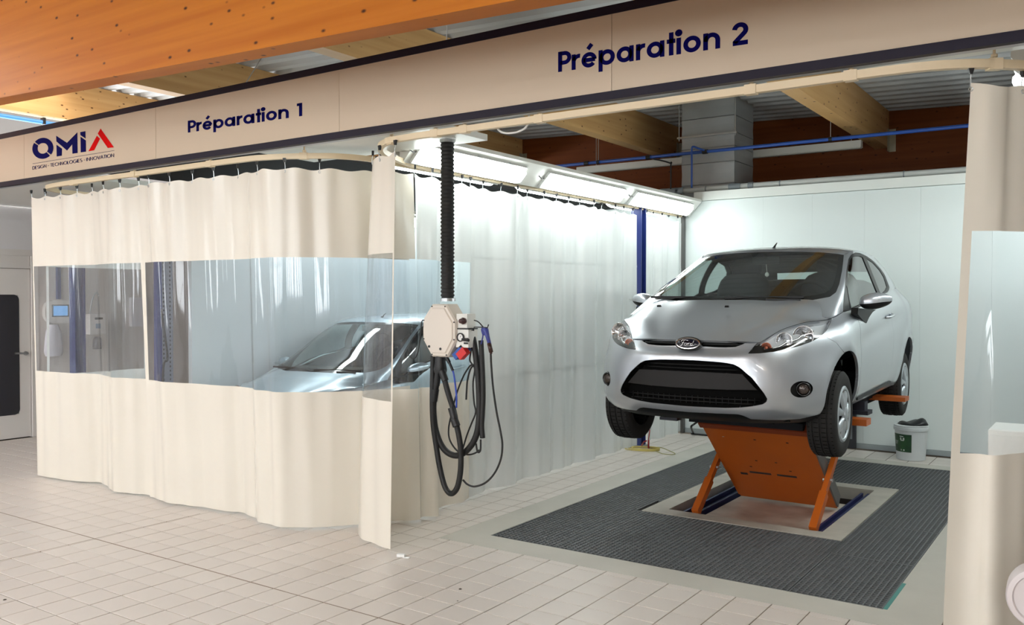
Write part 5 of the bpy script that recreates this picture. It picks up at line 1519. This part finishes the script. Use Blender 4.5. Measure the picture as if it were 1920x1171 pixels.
for dx, dz in ((-.075, -.105), (.02, -.118)):
    m = MB(); m.lathe([(.009, 0), (.008, .004)], 10, (oc[0] + dx, 4.436, oc[1] + dz), (0, -1, 0)); m.obj('screw', M_black, bx)
sx0 = oc[0] + hw - .012
m = MB(); m.box(sx0, sx0 + .085, 4.47, 4.56, 1.425, 1.515); m.obj('valve_housing', mat('service_box_white', (226, 226, 220), rough=.4), bx)
m = MB(); m.box(sx0, sx0 + .10, 4.465, 4.56, 1.300, 1.415); m.obj('gauge_housing', mat('service_box_white', (226, 226, 220)), bx)
m = MB(); m.box(sx0 - .02, sx0 + .10, 4.46, 4.565, 1.416, 1.423); m.obj('seam_strip', M_black, bx)
fx = sx0 + .052
m = MB(); m.lathe([(.020, 0), (.022, .015), (.016, .02), (.015, .04), (.010, .044)], 14, (fx + .01, 4.47, 1.47), (0, -1, 0)); m.obj('knob', mat('red_black_knob', (58, 20, 20), rough=.4), bx, smooth=True, angle=40)
m = MB(); m.lathe([(.028, 0), (.029, .010), (.022, .012), (.021, .007)], 20, (fx - .012, 4.465, 1.365), (0, -1, 0), caps=False); g_ = m.obj('pressure_gauge', M_black, bx, smooth=True, angle=40)
m = MB(); m.lathe([(.0215, .0065), (.001, .0066)], 20, (fx - .012, 4.465, 1.365), (0, -1, 0)); m.obj('dial', mat('gauge_white', (230, 230, 226), rough=.3), g_)
m = MB(); m.bar((fx - .012, 4.4575, 1.365), (fx - .006, 4.4575, 1.378), .003, .001, (0, 1, 0)); m.obj('needle', M_black, g_)
m = MB(); m.tube([(fx + .04, 4.465, 1.352), (fx + .045, 4.425, 1.352)], .011, 10); m.tube([(fx + .030, 4.425, 1.354), (fx + .085, 4.418, 1.350)], .010, 8); m.obj('tap', M_black, bx, smooth=True, angle=40)
m = MB(); m.box(fx + .012, fx + .045, 4.462, 4.4645, 1.322, 1.334); m.obj('type_label', M_black, bx)
so = unit((.75, 0, .66)); sn = unit((.66, 0, -.75))
m = MB(); m.obox((oc[0] + hw + .005, 4.50, 1.268), (.10, .07, .045), (so, (0, 1, 0), sn)); sk = m.obj('power_socket', mat('socket_blue', (44, 82, 160), rough=.4), bx)
m = MB(); m.obox((oc[0] + hw + .035, 4.478, 1.262), (.07, .045, .05), (so, (0, 1, 0), sn)); m.obj('cover', mat('socket_red', (206, 34, 36), rough=.4), sk)
# Y connector and hoses
m = MB(); c0 = H4(185, 45, 4.49); m.lathe([(.034, .02), (.036, -.03), (.044, -.075), (.040, -.095)], 14, c0, (0, 0, 1)); m.obj('hose_coupling', M_black, bx, smooth=True, angle=50)
def hose(pts, r, y, label, name='hose', n=8, mtl=None, cuffs=(), deep=None):
    P = [H4(a, b, (y if deep is None else y + deep * i / (len(pts) - 1))) for i, (a, b) in enumerate(pts)]
    t = thing(name, label, 'hose', tuple(P[0]))
    m = MB(); m.tube(smooth_path(P, 6), r, n); m.obj('tube', mtl or M_rubber, t, smooth=True)
    for (a, b, a2, b2, rr) in cuffs:
        m = MB(); m.tube([H4(a, b, y), H4(a2, b2, y)], rr, 12); m.obj('cuff', M_black, t, smooth=True, angle=40)
    return t
hose([(205, 150), (222, 230), (250, 330), (285, 440), (305, 540), (328, 650), (340, 760), (337, 900), (312, 1025), (265, 1070), (218, 1015), (178, 860), (152, 700), (132, 560), (124, 400), (126, 200), (130, 25)], .0185, 4.455, 'thick black vacuum hose in the longest loop under the service box', 'vacuum_hose', 12, None, ((195, 140, 222, 215, .023), (268, 420, 290, 500, .024), (288, 505, 308, 560, .026)), .06)
hose([(172, 130), (160, 210), (142, 320), (133, 400), (136, 490), (150, 590), (185, 690), (235, 755), (300, 782), (365, 760), (425, 695), (462, 610), (478, 500), (480, 380), (474, 220), (458, 60), (440, -60), (420, -140), (395, -205), (370, -230)], .0205, 4.515, 'thick black vacuum hose looping under the service box to its right side', 'vacuum_hose', 12, None, ((168, 150, 155, 250, .022), (148, 280, 134, 370, .025)), .02)
hose([(492, -90), (500, 60), (506, 200), (508, 340), (502, 480), (498, 560), (505, 650)], .017, 4.53, 'flat black hose sleeve hanging beside the vacuum hose loops', 'hose_sleeve')
hose([(430, 92), (405, 108), (360, 180), (312, 300), (270, 460), (248, 570), (252, 650), (285, 715), (335, 762), (400, 775), (450, 762), (478, 740)], .0055, 4.545, 'thin black air line coiled in a wide loop', 'air_line')
hose([(425, -60), (415, 0), (408, 60), (428, 94), (445, 130), (432, 240), (440, 380), (452, 455), (420, 540), (385, 630), (352, 740)], .0055, 4.55, 'thin black air line crossing the coiled loop', 'air_line')
hose([(438, 92), (412, 130), (390, 210), (383, 300), (380, 358)], .006, 4.535, 'short thin black hose end hanging free', 'air_line')
hose([(455, 690), (462, 740), (472, 758), (488, 740), (490, 660)], .006, 4.54, 'small black hose end loop below the sleeve', 'air_line')
hose([(272, 125), (286, 165), (298, 250), (307, 340), (306, 420)], .006, 4.47, 'short blue air line below the silver coupling', 'air_line', 8, mat('blue_hose', (40, 70, 170), rough=.4), ((232, 40, 252, 78, .012), (252, 78, 280, 140, .009)))
hose([(566, 8), (570, 100), (584, 270), (610, 450), (640, 600), (654, 700), (642, 810), (595, 915), (525, 988), (445, 1016), (390, 1000), (356, 966)], .0065, 4.50, 'long thin black air line looping from the blue blow gun', 'air_line')
m = MB(); m.tube(smooth_path([H(797, 601), H(791, 602), H(788, 630), H(783, 662), H(775, 672), H(766, 665), H(764, 655)], 5), .004, 6)
tag(m.obj('thin_cable', M_black, smooth=True), 'thin dark cable curling from the left of the service box', 'cable')
gun = thing('blow_gun', 'blue air blow gun hooked beside the service box', 'tool', tuple(H(908, 640)))
m = MB(); m.tube([H(904, 616), H(911, 619), H(914, 630), H(918, 645)], [.012, .020, .014, .012], 10); m.tube([H(905, 618), H(908, 628)], .012, 8); m.obj('body', mat('gun_blue', (58, 66, 140), rough=.4), gun, smooth=True)
m = MB(); m.tube(smooth_path([H(906, 622), H(905, 632), H(902, 645)], 4), .0045, 6); m.obj('trigger', mat('gun_blue', (58, 66, 140)), gun, smooth=True)
m = MB(); m.tube(smooth_path([H(906, 613), H(900, 606), H(895, 602), H(889, 600)], 4), .004, 6); m.obj('nozzle', M_black, gun, smooth=True)
m = MB(); m.tube([H(917, 643), H(921, 660)], .014, 10); m.tube([H(920, 658), H(921, 663)], .008, 8); m.obj('coupling', mat('dark_brass', (60, 34, 28), rough=.4), gun, smooth=True)
m = MB(); m.tube([H(888, 620), H(889, 613), H(904, 613), H(914, 614), H(916, 608)], .004, 6); m.tube([H(872, 622), H(888, 618)], .004, 6); m.obj('hook', M_black, gun)

# ================================================================== BUCKET
M_pail = mat('pail_white', (206, 210, 212), rough=.4, var=.05, scale=6)
bc_ = np.array((-1.685, 9.53, 0.0))
bk_ = thing('paint_bucket', 'white plastic bucket with a green label at the foot of the rear wall', 'bucket', tuple(bc_))
m = MB(); m.lathe([(.128, .001), (.133, .004), (.152, .295), (.156, .296), (.163, .298), (.163, .325), (.157, .332)], 36, bc_); m.obj('pail', M_pail, bk_, smooth=True, angle=40)
m = MB(); m.lathe([(.158, .3325), (.160, .345), (.150, .350), (.10, .346), (.001, .346)], 36, bc_); m.obj('lid', M_pail, bk_, smooth=True, angle=40)
def bucket_patch(a0, a1, z0, z1, mtl, name, off=.0008, n=14):
    def pp(a, z): r = .133 + (.152 - .133) * (z - .004) / .291 + off; return bc_ + (r * math.cos(math.radians(a)), r * math.sin(math.radians(a)), z)
    return MB().grid([[pp(a0 + (a1 - a0) * k / n, z) for k in range(n + 1)] for z in np.linspace(z0, z1, 4)]).obj(name, mtl, bk_, smooth=True)
bucket_patch(-164, -78, .085, .262, mat('label_green', (22, 46, 34), rough=.4, var=.5, scale=9, var2=(44, 84, 48)), 'label')
M_lw = mat('label_white', (200, 206, 200), rough=.5)
for a0, a1, z0, z1 in ((-124, -108, .236, .244), (-122, -116, .205, .228), (-110, -104, .205, .228), (-120, -106, .196, .206), (-120, -117, .098, .112), (-110, -104, .098, .112), (-152, -132, .188, .191), (-152, -134, .178, .181), (-152, -136, .168, .171), (-152, -138, .158, .161)):
    bucket_patch(a0, a1, z0, z1, M_lw, 'print', .0014, 4)
m = MB(); rows = []
for s in np.linspace(0, 1, 13):
    c = bc_ + np.array((-.12 + .27 * s, -.03 + .07 * s, .352)); h = (.014 + .042 * math.sin(math.pi * min(1, max(0, (s - .35) / .65))) + .012 * math.sin(9 * s)) * (1 if 0 < s < 1 else .2); w_ = (.085 * math.sin(math.pi * s) ** .6 + .012)
    rows.append([c + np.array((-.5 * w_ * math.cos(a), w_ * math.cos(a), max(0, math.sin(a)) * h * (1 + .18 * math.sin(5 * a + 7 * s)))) for a in np.linspace(0, 2 * math.pi, 17)])
m.grid(rows)
tag(m.obj('rubbish_bag', mat('black_bag', (20, 20, 24), rough=.35), smooth=True), 'crumpled black plastic bag lying on the bucket lid', 'bag')
m = MB(); m.box(-2.40, -2.29, 9.845, 9.885, 0.0, .40); t = tag(m.obj('wall_box', mat('charcoal_box', (44, 46, 52), rough=.5)), 'charcoal box standing at the rear wall behind the front tyre', 'box')
MB().box(-2.375, -2.325, 9.841, 9.845, .10, .36).obj('cover', mat('grey_cover', (120, 126, 130), rough=.5), t)

# ================================================================== CABLES ON THE FLOOR
t = thing('jumper_cable', 'yellow cable coiled at the foot of the blue post with red clips', 'cable', tuple(on_floor(1215, 843)))
fp = lambda u, v, z=.006: on_plane(u, v, 2, z)
m = MB()
for k in range(3):
    c = on_floor(1204, 842.5)
    m.tube([(c[0] + (.20 - .02 * k) * math.cos(a) * .9 + .02 * k, c[1] + (.11 - .008 * k) * math.sin(a) + .03 * math.cos(a), .006 + .009 * k) for a in np.linspace(0, 2 * math.pi, 30)[:-1]], .005, 6, closed=True)
m.obj('coil', mat('cable_yellow', (206, 190, 110), rough=.5), t, smooth=True)
m = MB(); m.tube(smooth_path([fp(1222, 840), fp(1228, 838), fp(1240, 838.5), fp(1254, 844), fp(1266, 850), fp(1258, 851.5), fp(1243, 850), fp(1232, 846), fp(1224, 841)], 5), .004, 6); m.obj('loop', mat('cable_olive', (168, 164, 112), rough=.5), t, smooth=True)
M_rc = mat('red_clip', (150, 30, 30), rough=.4)
m = MB(); b0 = fp(1216, 840); m.tube([b0, b0 + (0, 0, .09)], .010, 8); m.tube([b0 + (0, 0, .09), b0 + (.01, .01, .20)], .006, 8); m.obj('clip', M_rc, t, smooth=True)
m = MB(); m.tube([fp(1203, 835, .03), fp(1207, 828, .09), fp(1212, 826, .11)], .008, 8); m.obj('clip', M_rc, t, smooth=True)
m = MB(); m.tube(smooth_path([fp(1300, 812, .004), fp(1296, 800, .15), fp(1301, 795, .18), fp(1308, 790, .22)], 5), .012, 8)
m.tube(smooth_path([fp(1296, 812.5, .012), fp(1310, 814, .012), fp(1330, 816, .012)], 5), .010, 8)
tag(m.obj('dark_cable', M_black, smooth=True), 'dark cable bent up from the floor under the raised car', 'cable')

# ================================================================== BEHIND THE CURTAIN AT THE LEFT WALL
cp_ = thing('control_panel', 'rounded white control panel with a lit blue screen beside the door', 'control panel', (-10.38, 5.58, 1.3))
m = MB(); P = rrect(5.575, 1.45, .36, .27, .11, 6); m.prism(P, lambda p: (-10.387, p[0], p[1]), lambda p: (-10.32, p[0], p[1])); m.obj('casing', mat('panel_white', (228, 224, 220), rough=.4), cp_)
MB().box(-10.3198, -10.312, 5.475, 5.675, 1.39, 1.535).obj('bezel', mat('bezel_grey', (110, 116, 126), rough=.4), cp_)
MB().box(-10.3118, -10.310, 5.49, 5.66, 1.405, 1.52).obj('screen', mat('screen_blue', (90, 140, 190), rough=.2, emit=(110, 170, 225), es=.7), cp_)
m = MB(); m.box(-10.387, -10.345, 5.56, 5.60, 1.60, 2.6); m.obj('conduit', M_navy, cp_)
ds = thing('soap_dispenser', 'white wall dispenser with a grey pump beside the navy post', 'dispenser', (-10.3, 6.03, 1.0))
MB().box(-10.387, -10.28, 5.92, 6.12, 1.17, 1.42).obj('body', mat('panel_white', (228, 224, 220)), ds)
MB().box(-10.2798, -10.277, 5.98, 6.08, 1.35, 1.375).obj('print', M_black, ds)
MB().box(-10.2798, -10.277, 5.99, 6.05, 1.24, 1.30).obj('print', mat('print_blue', (120, 150, 176), rough=.5), ds)
m = MB(); m.lathe([(.05, 0), (.055, .02), (.05, .12), (.03, .15)], 16, (-10.30, 6.02, .99)); m.obj('cup', mat('cup_grey', (96, 92, 96), rough=.4), ds, smooth=True)
m = MB(); m.tube(smooth_path([(-10.36, 5.96, 1.42), (-10.33, 5.98, 1.6), (-10.33, 6.03, 1.68), (-10.33, 6.06, 1.64)], 5), .008, 8); m.obj('spout', M_steel, ds, smooth=True)
m = MB(); rows = []
for z, w_ in ((1.30, .05), (1.22, .085), (1.10, .10), (.98, .11), (.93, .09)):
    rows.append([(-10.335 + .035 * math.sin(a), 5.50 + w_ * math.cos(a) * (1 + .1 * math.sin(4 * a)), z) for a in np.linspace(0, 2 * math.pi, 17)])
m.grid(rows); tag(m.obj('hanging_bag', mat('bag_white', (220, 218, 226), rough=.5), smooth=True), 'limp white bag hanging under the control panel', 'bag')
m = MB(); m.box(-10.388, -10.33, 6.5, 6.72, 1.25, 1.62); tag(m.obj('wall_cabinet', mat('cabinet_offwhite', (222, 218, 222), rough=.5)), 'small off-white wall cabinet past the dispenser', 'cabinet')

# ================================================================== FOREGROUND BITS
m = MB(); c = on_floor(752, 1044)
m.obox(c + (0, 0, .011), (.05, .022, .018), ((.9, .3, 0), (-.3, .9, 0), (0, 0, 1))); m.obox(c + (.045, .004, .004), (.04, .015, .005), ((.95, .2, .1), (-.2, .95, 0), (0, 0, 1)))
tag(m.obj('paper_scrap', mat('scrap_white', (236, 236, 234), rough=.5)), 'small folded white paper scrap on the tiles by the turned-out curtain', 'litter')
for (u, v, s, lab) in ((9, 1124, .010, 'small dark crumb on the tiles far from the bays'), (863, 1104, .010, 'small dark leaf shred on the tiles in front of the gratings'), (858, 1126, .005, 'tiny dark pebble in front of the leaf shred')):
    m = MB(); c = on_floor(u, v); m.lathe([(s, .0005), (s * .7, s * .35), (s * .2, s * .5)], 7, c)
    tag(m.obj('debris_crumb', mat('crumb_dark', (70, 60, 52), rough=.8)), lab, 'litter')
# round-headed grey stand at the right edge, in front of the gathered curtain
sc0 = _C + 3.25 * ray(1954, 1117)
st_ = thing('drum_stand', 'pale grey round drum on a stand in front of the gathered curtain', 'drum', (float(sc0[0]), float(sc0[1]), 0))
ax_ = unit((_C - sc0) * (1, 1, 0)); M_drum = mat('drum_pale_grey', (206, 198, 198), rough=.45)
m = MB(); m.lathe([(.105, -.06), (.116, -.055), (.117, .04), (.112, .052), (.095, .058), (.09, .05), (.001, .05)], 36, sc0, ax_); m.obj('drum', M_drum, st_, smooth=True, angle=35)
m = MB(); m.tube([(sc0[0], sc0[1], .02), (sc0[0], sc0[1], sc0[2] - .11)], .022, 12); m.obj('pole', mat('stand_mauve', (150, 138, 142), rough=.5), st_, smooth=True)
m = MB(); m.lathe([(.13, 0.001), (.13, .012), (.03, .025)], 28, (sc0[0], sc0[1], 0)); m.obj('foot', mat('stand_mauve', (150, 138, 142)), st_, smooth=True, angle=40)

_bx = on_plane(1853, 800, 1, 5.45)[0]
cb = thing('tool_cabinet', 'low white cabinet seen through the clear window of the gathered curtain', 'cabinet', (_bx + .12, 5.6, 0))
MB().cbox(_bx, _bx + .22, 5.45, 5.78, .04, .90, .006).obj('body', M_whitebox, cb)
for z0, z1 in ((.07, .33), (.34, .60), (.61, .87)): MB().box(_bx + .008, _bx + .212, 5.440, 5.4498, z0, z1).obj('drawer', M_whitebox, cb)
MB().box(_bx + .01, _bx + .21, 5.46, 5.77, .0, .04).obj('plinth', M_dark, cb)
